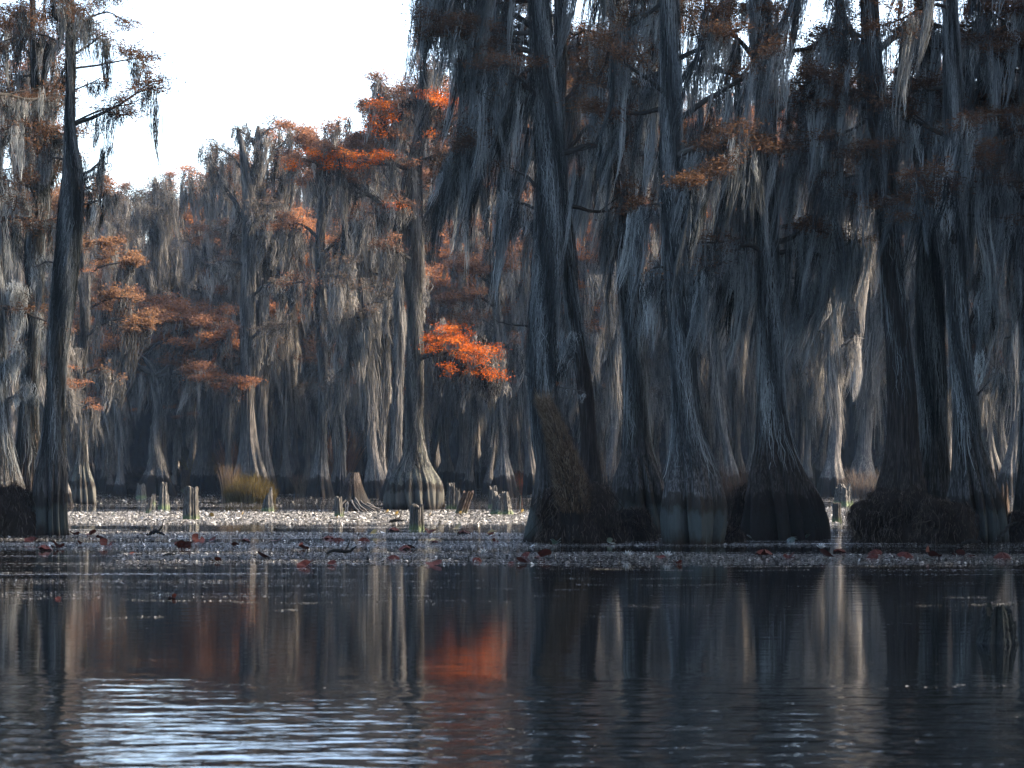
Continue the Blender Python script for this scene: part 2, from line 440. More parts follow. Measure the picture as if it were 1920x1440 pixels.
def tassels(mb, pos, L, rad, w, rng, per=16, drift=(-0.10, 0.0), tint=0.5, K=6, dstd=0.09):
    """bunches of moss: pos[T,3], L[T] lengths, rad[T] bunch radius"""
    T = len(pos)
    if T == 0: return
    cnt = np.maximum(3, (per * rng.uniform(0.4, 1.9, T) * np.clip(L / L.mean(), 0.4, 2)).astype(int))
    idx = np.repeat(np.arange(T), cnt); n = len(idx)
    tt = np.clip(tint + rng.normal(0, 0.22, T), 0, 1)
    dr = np.stack([drift[0] + rng.normal(0, dstd, T), drift[1] + rng.normal(0, dstd, T)], 1)
    t = np.linspace(0, 1, K)
    s0 = rng.random(n) ** 1.6 * 0.55; s1 = np.minimum(1.0, s0 + rng.uniform(0.25, 0.6, n))
    s = s0[:, None] + (s1 - s0)[:, None] * t[None]
    off = rng.normal(0, 1, (n, 2)) * rad[idx][:, None]
    prof = (0.55 + 1.1 * s) * (1 - 0.86 * s)          # widens a little, then tapers
    P = np.empty((n, K, 3))
    LL = L[idx][:, None]
    for a in (0, 1):
        wob = rng.normal(0, 1, T)[idx][:, None] * 0.02 * np.sin(s * 5 + rng.uniform(0, 6, T)[idx][:, None]) * LL
        P[..., a] = pos[idx, a][:, None] + off[:, a][:, None] * prof * 1.3 + dr[idx, a][:, None] * LL * s ** 1.6 + wob + rng.normal(0, w * 1.1, (n, K))
    P[..., 2] = pos[idx, 2][:, None] - LL * s + rng.normal(0, 0.02, n)[:, None]
    a = rng.uniform(0, np.pi, n)
    S = np.stack([np.cos(a), np.sin(a), 0.15 * rng.normal(0, 1, n)], 1)
    prow = np.interp(t, [0, .2, .5, .8, 1], [.35, 1, 1, .7, .1])
    W = w * rng.uniform(0.6, 1.4, n)[:, None] * prow[None]
    mb.ribbons(P, W, S, np.clip(tt[idx] + rng.normal(0, 0.12, n), 0, 1))


class Limb:
    """one branch with side branches and twigs; remembers where moss and needles can sit"""
    def __init__(self, rng, main, r0, sub=3.0, subl=0.5, twl=0.3, twn=4, flat=0.25, r1=None):
        self.main = main; K = len(main)
        s = np.r_[0, np.cumsum(np.linalg.norm(np.diff(main, axis=0), axis=1))]; L = s[-1]; self.L = L
        rr = np.interp(np.linspace(0, 1, K), [0, 1], [r0, max(0.012, r0 * 0.22) if r1 is None else r1])
        self.rr = rr
        n = max(2, int(L * sub))
        u = np.sort(rng.uniform(0.2, 1.0, n)); si = u * L
        p0 = np.stack([np.interp(si, s, main[:, a]) for a in range(3)], 1)
        g = unit(np.gradient(main, axis=0)); g0 = np.stack([np.interp(si, s, g[:, a]) for a in range(3)], 1)
        side = unit(np.cross(g0, [0, 0, 1.0])) * rng.choice([-1, 1], n)[:, None]
        d = unit(g0 * rng.uniform(0.3, 1.1, n)[:, None] + side * rng.uniform(0.3, 1, n)[:, None] + np.array([0, 0, 1]) * rng.normal(0.12, flat, n)[:, None])
        l = (0.25 + subl * L * (1.05 - u) ** 0.7) * rng.uniform(0.5, 1.2, n)
        Ks = 6; t = np.linspace(0, 1, Ks)
        cv = rng.normal(0, 0.3, (n, 3)); cv[:, 2] += 0.05
        self.sub = p0[:, None] + l[:, None, None] * (d[:, None] * t[None, :, None] + cv[:, None] * (t[None, :, None] ** 2) * 0.5) + np.cumsum(rng.normal(0, 0.018, (n, Ks, 3)), 1) * l[:, None, None]
        self.sr = np.interp(u, [0, 1], [r0 * 0.45, r0 * 0.25])[:, None] * np.linspace(1, 0.3, Ks)[None]
        self.sr = np.maximum(self.sr, 0.006)
        m = twn * n
        k = rng.integers(0, n, m); v = rng.uniform(0.25, 1, m)
        f = v * (Ks - 1); i0 = np.minimum(f.astype(int), Ks - 2); fr = (f - i0)[:, None]
        q0 = self.sub[k, i0] * (1 - fr) + self.sub[k, i0 + 1] * fr
        dd = unit(d[k] * 0.6 + rng.normal(0, 0.6, (m, 3)) * [1, 1, 0.45])
        tl = twl * rng.uniform(0.4, 1.5, m)
        t4 = np.linspace(0, 1, 4); cv = rng.normal(0, 0.35, (m, 3))
        self.tw = q0[:, None] + tl[:, None, None] * (dd[:, None] * t4[None, :, None] + cv[:, None] * (t4 ** 2)[None, :, None] * 0.5)
        self.tr = np.maximum(self.sr.mean() * 0.45, 0.004) * np.linspace(1, .5, 4)[None].repeat(m, 0)
        self.dens = L

    def wood(self, mb, n=7, ns=4, nt=3):
        mb.tubes(self.main, self.rr, n, 0.35)
        mb.tubes(self.sub, self.sr, ns, 0.45)
        mb.tubes(self.tw, self.tr, nt, 0.6)

    def anchors(self, rng, n, wm=0.4, ws=0.4):
        c = rng.random(n); out = np.empty((n, 3))
        a = c < wm; f = rng.uniform(0.12, 1, a.sum()) * (len(self.main) - 1); i = np.minimum(f.astype(int), len(self.main) - 2)
        out[a] = self.main[i] + (f - i)[:, None] * (self.main[i + 1] - self.main[i])
        b = (c >= wm) & (c < wm + ws); k = rng.integers(0, len(self.sub), b.sum()); f = rng.random(b.sum()) * 5; i = np.minimum(f.astype(int), 4)
        out[b] = self.sub[k, i] + (f - i)[:, None] * (self.sub[k, i + 1] - self.sub[k, i])
        e = c >= wm + ws; k = rng.integers(0, len(self.tw), e.sum()); out[e] = self.tw[k, rng.integers(1, 4, e.sum())]
        return out

    def leaves(self, mb, rng, n, l, w, spread=0.12, tint=0.5, lo=0.0):
        """needle sprays near the twigs, flattened into layers"""
        m = len(self.tw)
        k = rng.integers(0, m, n)
        c = self.tw[k, rng.integers(1, 4, n)] + rng.normal(0, 1, (n, 3)) * spread * np.array([1, 1, 0.35]) + [0, 0, lo]
        ax = unit(rng.normal(0, 1, (n, 3)) * [1, 1, 0.5] + [0, 0, -0.15])
        sd = unit(np.cross(ax, rng.normal(0, 1, (n, 3))))
        ll = l * rng.uniform(0.5, 1.4, n)[:, None]; ww = w * rng.uniform(0.5, 1.4, n)[:, None]
        V = np.stack([c - ax * ll / 2, c + sd * ww / 2, c + ax * ll / 2, c - sd * ww / 2], 1).reshape(-1, 3)
        Q = np.arange(n * 4).reshape(-1, 4)
        tk = np.clip(tint + np.random.default_rng(int(k[0]) + m).normal(0, 0.17, m)[k] + rng.normal(0, 0.12, n), 0, 1)
        mb.add(V, Q, np.repeat(tk, 4))


def wander(rng, start, az, el, L, K=9, gnarl=0.16, lift=0.0):
    d = np.array([math.cos(az) * math.cos(el), math.sin(az) * math.cos(el), math.sin(el)])
    P = [np.array(start, float)]
    for i in range(K - 1):
        d = unit(d + rng.normal(0, gnarl, 3) + [0, 0, lift])
        P.append(P[-1] + d * L / (K - 1))
    return np.array(P)


# ---------------------------------------------------------------- the front and middle trees, one by one
def px_rows(path, d, lean=0.0):
    rows = []
    for px, py, w in path:
        p = at(px, py, d); rows.append((p[0], p[1] + lean * p[2], p[2], w * np.interp(p[2], [1.2, 2.6], [0.5, 0.41]) * d / F_PX))
    return rows


def build_tree(name, label, d, path, seed, branches=(), rnd=(0, 0, 0), bark_m='bark', moss_m='moss', leaf_m='leaf_brown',
               flutes=9, depth=0.3, wrap=(1500, 3.0, 1.2), strand=0.0125, mossd=14, mossL=0.9, leafn=110, leaf=(0.085, 0.022),
               rl=(1.2, 2.6), azs=None, group='moss-hung cypresses of the near row', drift=-0.1, tint=0.5, per=24,
               ftop=3.0, nth=160, top_spray=True, extra=None, el=(-0.05, 0.5), out=0.06, ridge=0.03, thick=0.0, wrap_bias=1.0, curtain=0.075):
    rng = np.random.default_rng(seed)
    rows = px_rows(path, d); rows.sort(key=lambda r: r[2])
    rows[0] = (rows[0][0], rows[0][1], 0.0, rows[0][3])
    T = Trunk(rows, seed, flutes=flutes, depth=depth)
    base = (rows[0][0], rows[0][1], 0)
    root = thing(name, label, 'tree', base, group)
    mb = MB(); T.mesh(mb, nth=nth, flute_top=ftop, ridge=ridge); mb.build('trunk', M[bark_m], root, base, True)
    limbs = []
    for bspec in branches:                         # (pixel path, start radius m, moss x, leaf x, leaf material)
        bp, r0, mm, lf = bspec[:4]
        n = len(bp); dy = rng.normal(0, 0.5) if len(bspec) < 5 else bspec[4]
        pts = np.array([at(x, y, d) + [0, dy * i / n, 0] for i, (x, y) in enumerate(bp)])
        pts = smooth_path(pts, 10); pts[1:-1] += rng.normal(0, 0.02, (8, 3)) * min(1.0, 0.3 * np.linalg.norm(pts[-1] - pts[0]))
        limbs.append((Limb(rng, pts, r0), mm, lf))
    nb, za, zb = rnd
    zt = T.P[-1, 2]
    for i in range(nb):
        z = za + (min(zb, zt) - za) * (i + rng.random()) / nb
        az = rng.uniform(0, 2 * np.pi) if azs is None else rng.choice(azs) + rng.normal(0, 0.35)
        c = T.centre(np.array([z]))[0]
        L = rng.uniform(*rl) * (1.0 if z < zt * 0.8 else 0.8)
        limbs.append((Limb(rng, wander(rng, c, az, rng.uniform(*el), L), max(0.02, T.rad(z) * 0.35)), 1.0, 1.0))
    if top_spray:
        c = T.P[-1, :3]
        for i in range(4):
            limbs.append((Limb(rng, wander(rng, c, i * 1.57 + rng.random(), rng.uniform(0.3, 1.0), rl[1] * 0.8), T.P[-1, 3]), 1.0, 1.0))
    mo, le = MB(), MB()
    for lb, mm, lf in limbs:
        b = MB(); lb.wood(b); b.build('branch', M['twig'], root, base, False)
        n = int(mossd * (1.0 if d < 60 else 0.85) * lb.L * mm)
        if n:
            a = lb.anchors(rng, n, .3, .5)
            Ls = mossL * np.where(rng.random(n) < .72, rng.uniform(.25, .75, n), rng.lognormal(0.15, 0.35, n))
            tassels(mo, a, np.clip(np.minimum(Ls, (a[:, 2] - 3.0) * 0.75 + rng.normal(0, .2, n)), 0.15, 2.6), curtain * rng.uniform(0.4, 1.4, n), strand, rng, per=per, drift=(drift, 0.0), tint=tint)
        k = int(leafn * (4.5 if strand > .03 else 3) * len(lb.sub) * lf)
        if k: lb.leaves(le, rng, k, leaf[0], leaf[1], tint=0.45, spread=.26 if strand > .03 else .16)
    if wrap[0]:
        T.wrap(mo, int(wrap[0] * 0.85), wrap[1] + 0.4, zt, wrap[2], strand, seed + 5, tint=tint - 0.05, out=out, thick=thick, bias=wrap_bias)
    if extra: extra(T, mo, le, rng)
    if mo.n: mo.build('hanging_moss', M[moss_m], root, base)
    if le.n: le.build('foliage', M[leaf_m], root, base)
    return root, T


def front_trees():
    W = np.pi
    RT = [0.2, -0.3, 2.9, 3.4, -1.2, 1.4]
    # --- left group
    build_tree('cypress', 'tall leaning cypress at left edge whose long bough reaches right into the white sky', 53.3,
        [(92, 1005, 74), (92, 960, 66), (95, 900, 62), (98, 850, 50), (103, 760, 40), (108, 650, 42), (122, 520, 46), (132, 400, 46), (136, 330, 40), (131, 240, 20), (133, 120, 16), (131, 0, 12), (133, -120, 9), (134, -200, 6)], 11,
        branches=[([(134, 235), (185, 216), (225, 196), (262, 172), (290, 165)], 0.055, 0.75, 1.6, -.1),
                  ([(134, 232), (190, 205), (250, 192)], 0.03, 0.3, 0.4, .2),
                  ([(140, 332), (170, 318), (190, 297), (197, 285)], 0.045, 1.6, 0.0, .1),
                  ([(134, 105), (160, 88), (181, 70), (182, 62)], 0.035, 0.5, 0.8, .1),
                  ([(135, 128), (180, 122), (225, 112), (272, 104)], 0.03, 0.35, 1.6, .3),
                  ([(133, 55), (165, 35), (200, 22), (232, 38)], 0.035, 0.3, 2.0, .1),
                  ([(128, 52), (110, 38), (95, 20)], 0.03, 0.6, 0.8, .1),
                  ([(136, 170), (165, 160), (190, 150)], 0.02, 0.9, 0.5, -.3),
                  ([(130, 345), (165, 352), (210, 368)], 0.02, 1.0, 0.2, .2),
                  ([(125, 300), (100, 296), (84, 305)], 0.03, 1.0, 0.0, .2),
                  ([(142, 385), (170, 380), (195, 368)], 0.025, 1.0, 0.1, .2),
                  ([(128, 500), (90, 490), (60, 500)], 0.025, 1.2, 0.0, .3)],
        rnd=(5, 10.3, 13.5), wrap=(4600, 1.6, 1.3), flutes=11, depth=0.34, drift=-0.02, tint=0.28, mossL=0.7, group=None, leafn=90,
        extra=lambda T, mo, le, rng: T.wrap(mo, 2600, 5.0, 7.9, 1.2, 0.016, 3, out=0.06, tint=0.2, thick=0.1))
    build_tree('cypress', 'dark cypress just left of the leaning one, forked and bare near its top', 57.5,
        [(42, 996, 90), (45, 930, 66), (52, 860, 50), (54, 740, 36), (62, 640, 34), (66, 560, 36), (66, 440, 40), (76, 380, 42), (80, 300, 26), (72, 240, 20), (68, 170, 16), (64, 120, 10), (62, 60, 6), (60, -60, 4)], 12,
        branches=[([(66, 140), (52, 98), (28, 78), (2, 88)], 0.04, 0.6, 0.9, 0), ([(72, 195), (100, 165), (128, 108)], 0.035, 0.5, 1.0, .2),
                  ([(66, 143), (38, 141), (5, 138)], 0.03, 1.0, 0.5, .2), ([(82, 258), (100, 205), (122, 192)], 0.03, 1.0, 0.6, .1),
                  ([(68, 272), (42, 235), (25, 225), (12, 192)], 0.035, 0.8, 0.6, -.2), ([(86, 300), (112, 295), (132, 298)], 0.025, 1.2, 0.2, .1),
                  ([(62, 110), (75, 60), (60, 20)], 0.025, 0.4, 1.2, .1), ([(60, 470), (35, 440), (20, 395)], 0.03, 1.4, 0.2, .1),
                  ([(60, 250), (20, 170), (2, 160)], 0.02, 1.0, 0.8, .8), ([(80, 190), (98, 120), (90, 60)], 0.02, 1.2, 0.9, .8)],
        rnd=(8, 6.5, 13), wrap=(3800, 1.6, 1.4), drift=-0.02, tint=0.28, mossL=0.7, group=None, bark_m='bark_brown', leafn=70)
    build_tree('cypress', 'partly cropped cypress at the far left edge wrapped in pale shaggy moss', 54.0,
        [(0, 1003, 120), (0, 930, 100), (2, 870, 60), (-4, 780, 44), (-8, 640, 40), (-12, 480, 40), (-14, 300, 34), (-15, 120, 24), (-15, -60, 14), (-15, -200, 8)], 13,
        branches=[([(-4, 700), (30, 660), (48, 650)], 0.04, 2.4, 0.1, 0), ([(-4, 760), (30, 742), (62, 748)], 0.04, 2.6, 0.0, 0),
                  ([(-10, 400), (20, 350), (45, 372)], 0.04, 2.0, 0.5, .2), ([(-10, 250), (15, 240), (40, 262)], 0.04, 1.4, 0.7, .2),
                  ([(-12, 90), (8, 60), (30, 22), (60, 20)], 0.03, 0.5, 1.4, .2), ([(-8, 560), (25, 540), (50, 552)], 0.03, 2.0, 0.0, .2)],
        rnd=(8, 4, 15), wrap=(3600, 0.9, 1.5), drift=-0.02, tint=0.36, group=None, mossL=0.8, leafn=70)
    # --- the centre tree, standing in the sun
    def centre_extra(T, mo, le, rng):
        T.wrap(mo, 1600, 8.6, 11.8, 2.2, 0.025, 9, out=0.16, tint=0.35, thick=0.1)
    build_tree('cypress', 'solitary middle cypress with a sunlit bell-shaped base and one glowing orange bough', 84.3,
        [(778, 955, 110), (778, 932, 108), (779, 908, 99), (778, 890, 82), (778, 868, 58), (778, 845, 45), (777, 800, 38), (778, 700, 34), (778, 600, 33), (776, 500, 34), (773, 400, 36), (776, 320, 34), (786, 260, 24), (795, 215, 14), (800, 180, 8)], 21,
        branches=[([(776, 420), (745, 402), (715, 385), (690, 368), (666, 362)], 0.10, 0.7, 0.0, -.3),
                  ([(786, 322), (745, 312), (690, 306), (630, 303), (585, 290)], 0.08, 1.0, 2.2, -.6),
                  ([(782, 300), (745, 272), (722, 240), (712, 205)], 0.07, 0.9, 1.6, .3),
                  ([(705, 372), (660, 345), (625, 325), (572, 300)], 0.06, 1.0, 1.4, -.8),
                  ([(784, 674), (805, 667), (830, 663), (868, 655), (905, 668), (930, 705)], 0.09, 2.6, 0.0, -1.2),
                  ([(800, 660), (815, 640), (830, 622)], 0.03, 1.2, 0.0, -1.0), ([(838, 662), (880, 695), (935, 715)], 0.04, 1.6, 0.0, -1.5),
                  ([(790, 262), (830, 230), (870, 212), (900, 215)], 0.06, 1.6, 0.9, 0), ([(788, 250), (765, 215), (748, 195)], 0.05, 1.5, 1.0, -.2),
                  ([(795, 215), (830, 190), (850, 180)], 0.04, 1.2, 1.6, .3), ([(797, 200), (770, 185), (745, 190)], 0.04, 1.2, 1.0, .3),
                  ([(785, 300), (830, 290), (880, 290)], 0.05, 2.2, 1.0, 0), ([(778, 440), (800, 400), (840, 330)], 0.04, 1.8, 0.2, .5)],
        rnd=(4, 8.5, 13), wrap=(2600, 1.3, 1.5), strand=0.024, flutes=13, depth=0.26, ftop=2.0, bark_m='bark_pale', moss_m='moss_far',
        leaf_m='leaf_rust', leaf=(0.10, 0.03), mossL=1.3, mossd=9, drift=-0.08, tint=0.4, group=None, leafn=70, curtain=0.14, extra=centre_extra, top_spray=True, rl=(1.2, 2.2), ridge=0.02)
    # the glowing bough is a thing of the same tree: add its needles as a part
    # --- the right-hand stand
    G = 'moss-hung cypresses of the near row'
    build_tree('cypress', 'broken-looking mossy trunk rising behind the brown fern stump, first of the right stand', 49.0,
        [(1035, 1016, 120), (1035, 940, 80), (1030, 880, 56), (1022, 800, 50), (1015, 700, 50), (1018, 600, 52), (1026, 500, 56), (1030, 400, 56), (1028, 280, 50), (1020, 150, 44), (1010, 0, 36), (1005, -200, 26), (1002, -420, 12)], 31,
        branches=[([(1005, 350), (985, 330), (955, 315)], 0.05, 2.4, 0.2, -.2), ([(985, 700), (1020, 722), (1045, 690), (1058, 640)], 0.04, 1.2, 0, -.3),
                  ([(1030, 160), (985, 190), (940, 215), (900, 236)], 0.10, 1.8, 0.2, -.2), ([(995, 612), (965, 610), (934, 605)], 0.025, 0.2, 0, -.4),
                  ([(1020, 250), (970, 240), (915, 262), (870, 275)], 0.06, 2.6, 0.2, .2), ([(1015, 120), (950, 90), (890, 60), (860, 65)], 0.06, 2.2, 1.2, .1),
                  ([(1010, 60), (940, 10), (860, -20), (790, -10)], 0.07, 2.2, 1.2, .2), ([(1012, 200), (960, 150), (900, 140)], 0.05, 2.6, 0.8, -.5),
                  ([(1020, 400), (975, 380), (930, 385)], 0.04, 2.6, 0.0, .3), ([(1020, 20), (960, -40), (890, -60), (790, -70)], 0.07, 2.4, 1.4, .4),
                  ([(1015, 90), (930, 70), (870, 110)], 0.05, 3, 1.6, .6), ([(1015, 180), (900, 190), (850, 290)], 0.05, 3, 0.2, .8)],
        rnd=(12, 7.5, 14), azs=[W, W * 0.9, -W * 0.85, 0.2], wrap=(7000, 2.0, 1.4), out=0.14, thick=0.14, tint=0.35, mossd=15, mossL=1.15, group=G)
    build_tree('cypress', 'slender leaning cypress with bare brown bark between two mossier trunks', 50.5,
        [(1108, 1008, 90), (1107, 950, 66), (1108, 900, 46), (1104, 820, 34), (1098, 740, 36), (1085, 650, 34), (1072, 560, 30), (1062, 450, 32), (1050, 350, 32), (1048, 250, 28), (1050, 100, 24), (1052, -100, 18), (1054, -350, 10)], 32,
        branches=[([(1060, 455), (1030, 432), (1000, 425), (965, 415), (924, 408)], 0.075, 0.5, 0, -.8),
                  ([(1055, 300), (1100, 240), (1160, 190)], 0.05, 2.2, 0.6, .1), ([(1050, 200), (1090, 150), (1130, 90)], 0.05, 2.4, 1.4, .2),
                  ([(1048, 100), (1000, 60), (930, 40)], 0.05, 2.0, 1.5, .2)],
        rnd=(9, 6.8, 14.5), wrap=(2600, 3.9, 1.4), bark_m='bark_brown', flutes=8, mossL=1.1, group=G, tint=0.35)
    build_tree('cypress', 'straight grey cypress with a wide fanned root flare, left of the bulb-footed tree', 55.0,
        [(1206, 1002, 150), (1204, 960, 122), (1200, 900, 92), (1196, 850, 60), (1192, 760, 52), (1190, 650, 50), (1182, 540, 50), (1172, 420, 48), (1166, 320, 48), (1162, 180, 44), (1160, 20, 38), (1158, -200, 26), (1156, -380, 12)], 33,
        branches=[([(1165, 320), (1120, 322), (1082, 322)], 0.06, 3.4, 0, -.3), ([(1172, 420), (1150, 425), (1138, 430)], 0.05, 5.0, 0, -.6),
                  ([(1160, 180), (1110, 110), (1060, 50)], 0.07, 2.0, 1.3, .1), ([(1162, 200), (1215, 150), (1260, 150)], 0.05, 2.2, 0.5, .1),
                  ([(1160, 80), (1100, 60), (1040, 95)], 0.05, 2.4, 1.4, -.3), ([(1160, 70), (1205, 40), (1245, -10)], .05, 2.4, 1.8, .3), ([(1160, 120), (1210, 100), (1255, 60)], .05, 2.6, 1.6, -.3)],
        rnd=(13, 6.8, 14.5), wrap=(4200, 2.2, 1.6), flutes=9, mossL=1.3, group=G, depth=0.34, out=0.08)
    build_tree('cypress', 'cypress standing on a smooth grey-green bulbous foot split into rounded lobes', 48.0,
        [(1302, 1020, 118), (1302, 985, 128), (1302, 940, 122), (1299, 900, 104), (1296, 860, 84), (1290, 820, 66), (1286, 760, 56), (1282, 680, 54), (1276, 600, 52), (1268, 500, 50), (1262, 400, 48), (1258, 300, 46), (1258, 200, 42), (1256, 60, 38), (1252, -150, 28), (1250, -400, 12)], 34,
        branches=[([(1258, 190), (1215, 150), (1180, 130), (1140, 90)], 0.06, 1.0, 0.9, -.6), ([(1262, 170), (1300, 120), (1320, 60), (1330, -10)], 0.07, 0.8, 1.2, -.4),
                  ([(1262, 230), (1320, 190), (1390, 150), (1450, 100)], 0.07, 2.0, 0.8, -.4), ([(1265, 456), (1310, 454), (1360, 452)], 0.04, 1.6, 0.4, .4),
                  ([(1262, 330), (1310, 300), (1370, 280), (1440, 285)], 0.05, 2.6, 0.6, 0), ([(1268, 560), (1300, 530), (1340, 500)], 0.05, 3.5, 0.1, -.3), ([(1266, 520), (1235, 500), (1215, 510)], 0.04, 4, 0.1, -.2), ([(1262, 400), (1225, 380), (1200, 390)], 0.04, 3.5, 0.2, .3)],
        rnd=(13, 6.4, 14.5), wrap=(4600, 1.6, 1.6), flutes=7, depth=0.26, ftop=2.6, bark_m='bark_band', mossL=1.2, group=G, out=0.1)
    build_tree('cypress', 'cypress with the broadest cone-shaped root flare, standing mid right', 51.0,
        [(1467, 1008, 186), (1467, 975, 168), (1464, 930, 140), (1458, 890, 108), (1452, 840, 80), (1447, 780, 66), (1445, 700, 58), (1443, 600, 52), (1441, 500, 48), (1440, 400, 44), (1438, 300, 42), (1434, 180, 42), (1428, 60, 46), (1424, -100, 34), (1420, -360, 12)], 35,
        branches=[([(1441, 480), (1400, 460), (1345, 500), (1290, 520)], 0.06, 3.2, 0.3, -.6), ([(1443, 480), (1490, 470), (1545, 480), (1600, 450)], 0.06, 3.4, 0.4, -.6),
                  ([(1438, 320), (1470, 270), (1480, 200), (1520, 165)], 0.06, 1.2, 0.4, -.5), ([(1430, 90), (1480, 20), (1500, -60)], 0.10, 2.0, 1.2, .1),
                  ([(1430, 130), (1380, 70), (1310, 20)], 0.07, 1.6, 1.3, .1), ([(1440, 300), (1380, 290), (1310, 240)], 0.05, 2.4, 1.0, -.4),
                  ([(1445, 390), (1400, 360), (1340, 380)], 0.04, 3.0, 0.2, .3), ([(1442, 540), (1480, 520), (1540, 540)], 0.04, 3.5, 0.0, .2), ([(1443, 520), (1400, 500), (1350, 520)], 0.04, 4, 0.1, .4), ([(1442, 430), (1500, 420), (1570, 440)], 0.05, 3.5, 0.6, .3)],
        rnd=(14, 5.4, 14.5), wrap=(5200, 2.0, 1.6), flutes=12, depth=0.34, ftop=2.8, mossL=1.3, group=G, bark_m='bark_brown', mossd=15)
    build_tree('cypress', 'thick brown trunk tapering up and forking at the top, left of the right-hand pair', 50.0,
        [(1688, 1012, 160), (1688, 960, 112), (1690, 900, 84), (1692, 850, 72), (1692, 760, 68), (1684, 640, 60), (1674, 520, 52), (1664, 400, 48), (1655, 300, 50), (1645, 220, 54), (1636, 120, 42), (1630, 0, 38), (1624, -160, 28), (1620, -380, 12)], 36,
        branches=[([(1640, 190), (1600, 172), (1540, 160), (1468, 163)], 0.055, 1.0, 0.8, -.8), ([(1640, 170), (1620, 110), (1590, 40), (1560, -60)], 0.12, 1.2, 0.5, .2),
                  ([(1650, 260), (1700, 190), (1760, 175)], 0.05, 1.6, 1.8, -.4), ([(1640, 100), (1710, 50), (1800, 60), (1890, 80)], 0.08, 1.3, 2.4, -.2),
                  ([(1655, 330), (1600, 330), (1550, 350)], 0.04, 3.0, 0.5, 0), ([(1650, 210), (1560, 260), (1480, 270)], 0.04, 2.2, 0.7, -.5)],
        rnd=(9, 6.8, 14.5), wrap=(1500, 3.0, 1.5), flutes=10, mossL=1.1, group=G, bark_m='bark_brown', depth=0.24)
    build_tree('cypress', 'narrow mossy trunk tucked between the thick brown trunk and the flared one', 51.5,
        [(1752, 1008, 110), (1752, 950, 84), (1752, 880, 62), (1750, 800, 52), (1746, 700, 56), (1744, 600, 56), (1744, 480, 50), (1742, 380, 48), (1738, 250, 40), (1734, 100, 34), (1730, -100, 24), (1728, -380, 10)], 37,
        branches=[([(1742, 350), (1700, 330), (1680, 345)], 0.04, 2.5, 0.1, 0), ([(1740, 200), (1790, 180), (1850, 190), (1915, 180)], 0.06, 1.4, 2.6, -.3),
                  ([(1738, 120), (1780, 90), (1830, 120)], 0.05, 1.2, 2.4, -.2), ([(1742, 270), (1700, 250), (1670, 270)], 0.04, 1.5, 2.0, -.3)],
        rnd=(8, 6.8, 14.5), wrap=(5600, 2.2, 1.8), mossL=1.2, group=G, out=0.12, thick=0.06)
    build_tree('cypress', 'fluted cypress at right with blue-grey ribs fanning out into the dark water', 49.0,
        [(1830, 1016, 128), (1831, 980, 116), (1828, 930, 96), (1822, 880, 74), (1814, 820, 56), (1810, 760, 54), (1802, 680, 46), (1796, 600, 42), (1792, 480, 40), (1790, 360, 38), (1788, 240, 36), (1784, 100, 32), (1780, -100, 24), (1776, -380, 10)], 38,
        branches=[([(1800, 640), (1840, 560), (1860, 480)], 0.05, 2.0, 0, .4), ([(1805, 270), (1790, 275), (1772, 252)], 0.03, 1.0, 0.2, -.2),
                  ([(1792, 400), (1840, 404), (1900, 412)], 0.04, 3.4, 0.4, .2), ([(1788, 300), (1840, 330), (1900, 350)], 0.05, 3.2, 0.6, 0),
                  ([(1788, 230), (1840, 220), (1900, 215)], 0.05, 1.6, 2.4, -.3), ([(1810, 760), (1850, 720), (1872, 690)], 0.03, 1.6, 0, -.2)],
        rnd=(9, 6.0, 14.5), wrap=(4000, 2.0, 1.6), flutes=11, depth=0.38, mossL=1.3, group=G, out=0.08)
    build_tree('cypress', 'cypress cropped by the right edge with a thick bare bough bending left', 50.0,
        [(1948, 1010, 130), (1946, 940, 90), (1940, 860, 62), (1936, 760, 52), (1936, 600, 48), (1938, 420, 44), (1944, 260, 40), (1948, 80, 34), (1950, -100, 24), (1950, -380, 10)], 39,
        branches=[([(1944, 240), (1905, 243), (1870, 256), (1830, 264), (1795, 272), (1768, 250)], 0.085, 2.6, 0, -.5),
                  ([(1940, 340), (1900, 340), (1860, 350)], 0.04, 3.4, 0.2, -.2), ([(1946, 140), (1890, 130), (1820, 90)], 0.06, 1.2, 2.8, -.3),
                  ([(1938, 520), (1910, 500), (1880, 520)], 0.04, 3.0, 0.2, .1), ([(1946, 60), (1900, 50), (1850, 20)], 0.06, 1.2, 2.4, -.1)],
        rnd=(9, 5, 14.5), azs=[W, W * .8, -W * .8, .5], wrap=(4600, 1.5, 1.6), mossL=1.3, group=G, out=0.1)


front_trees()


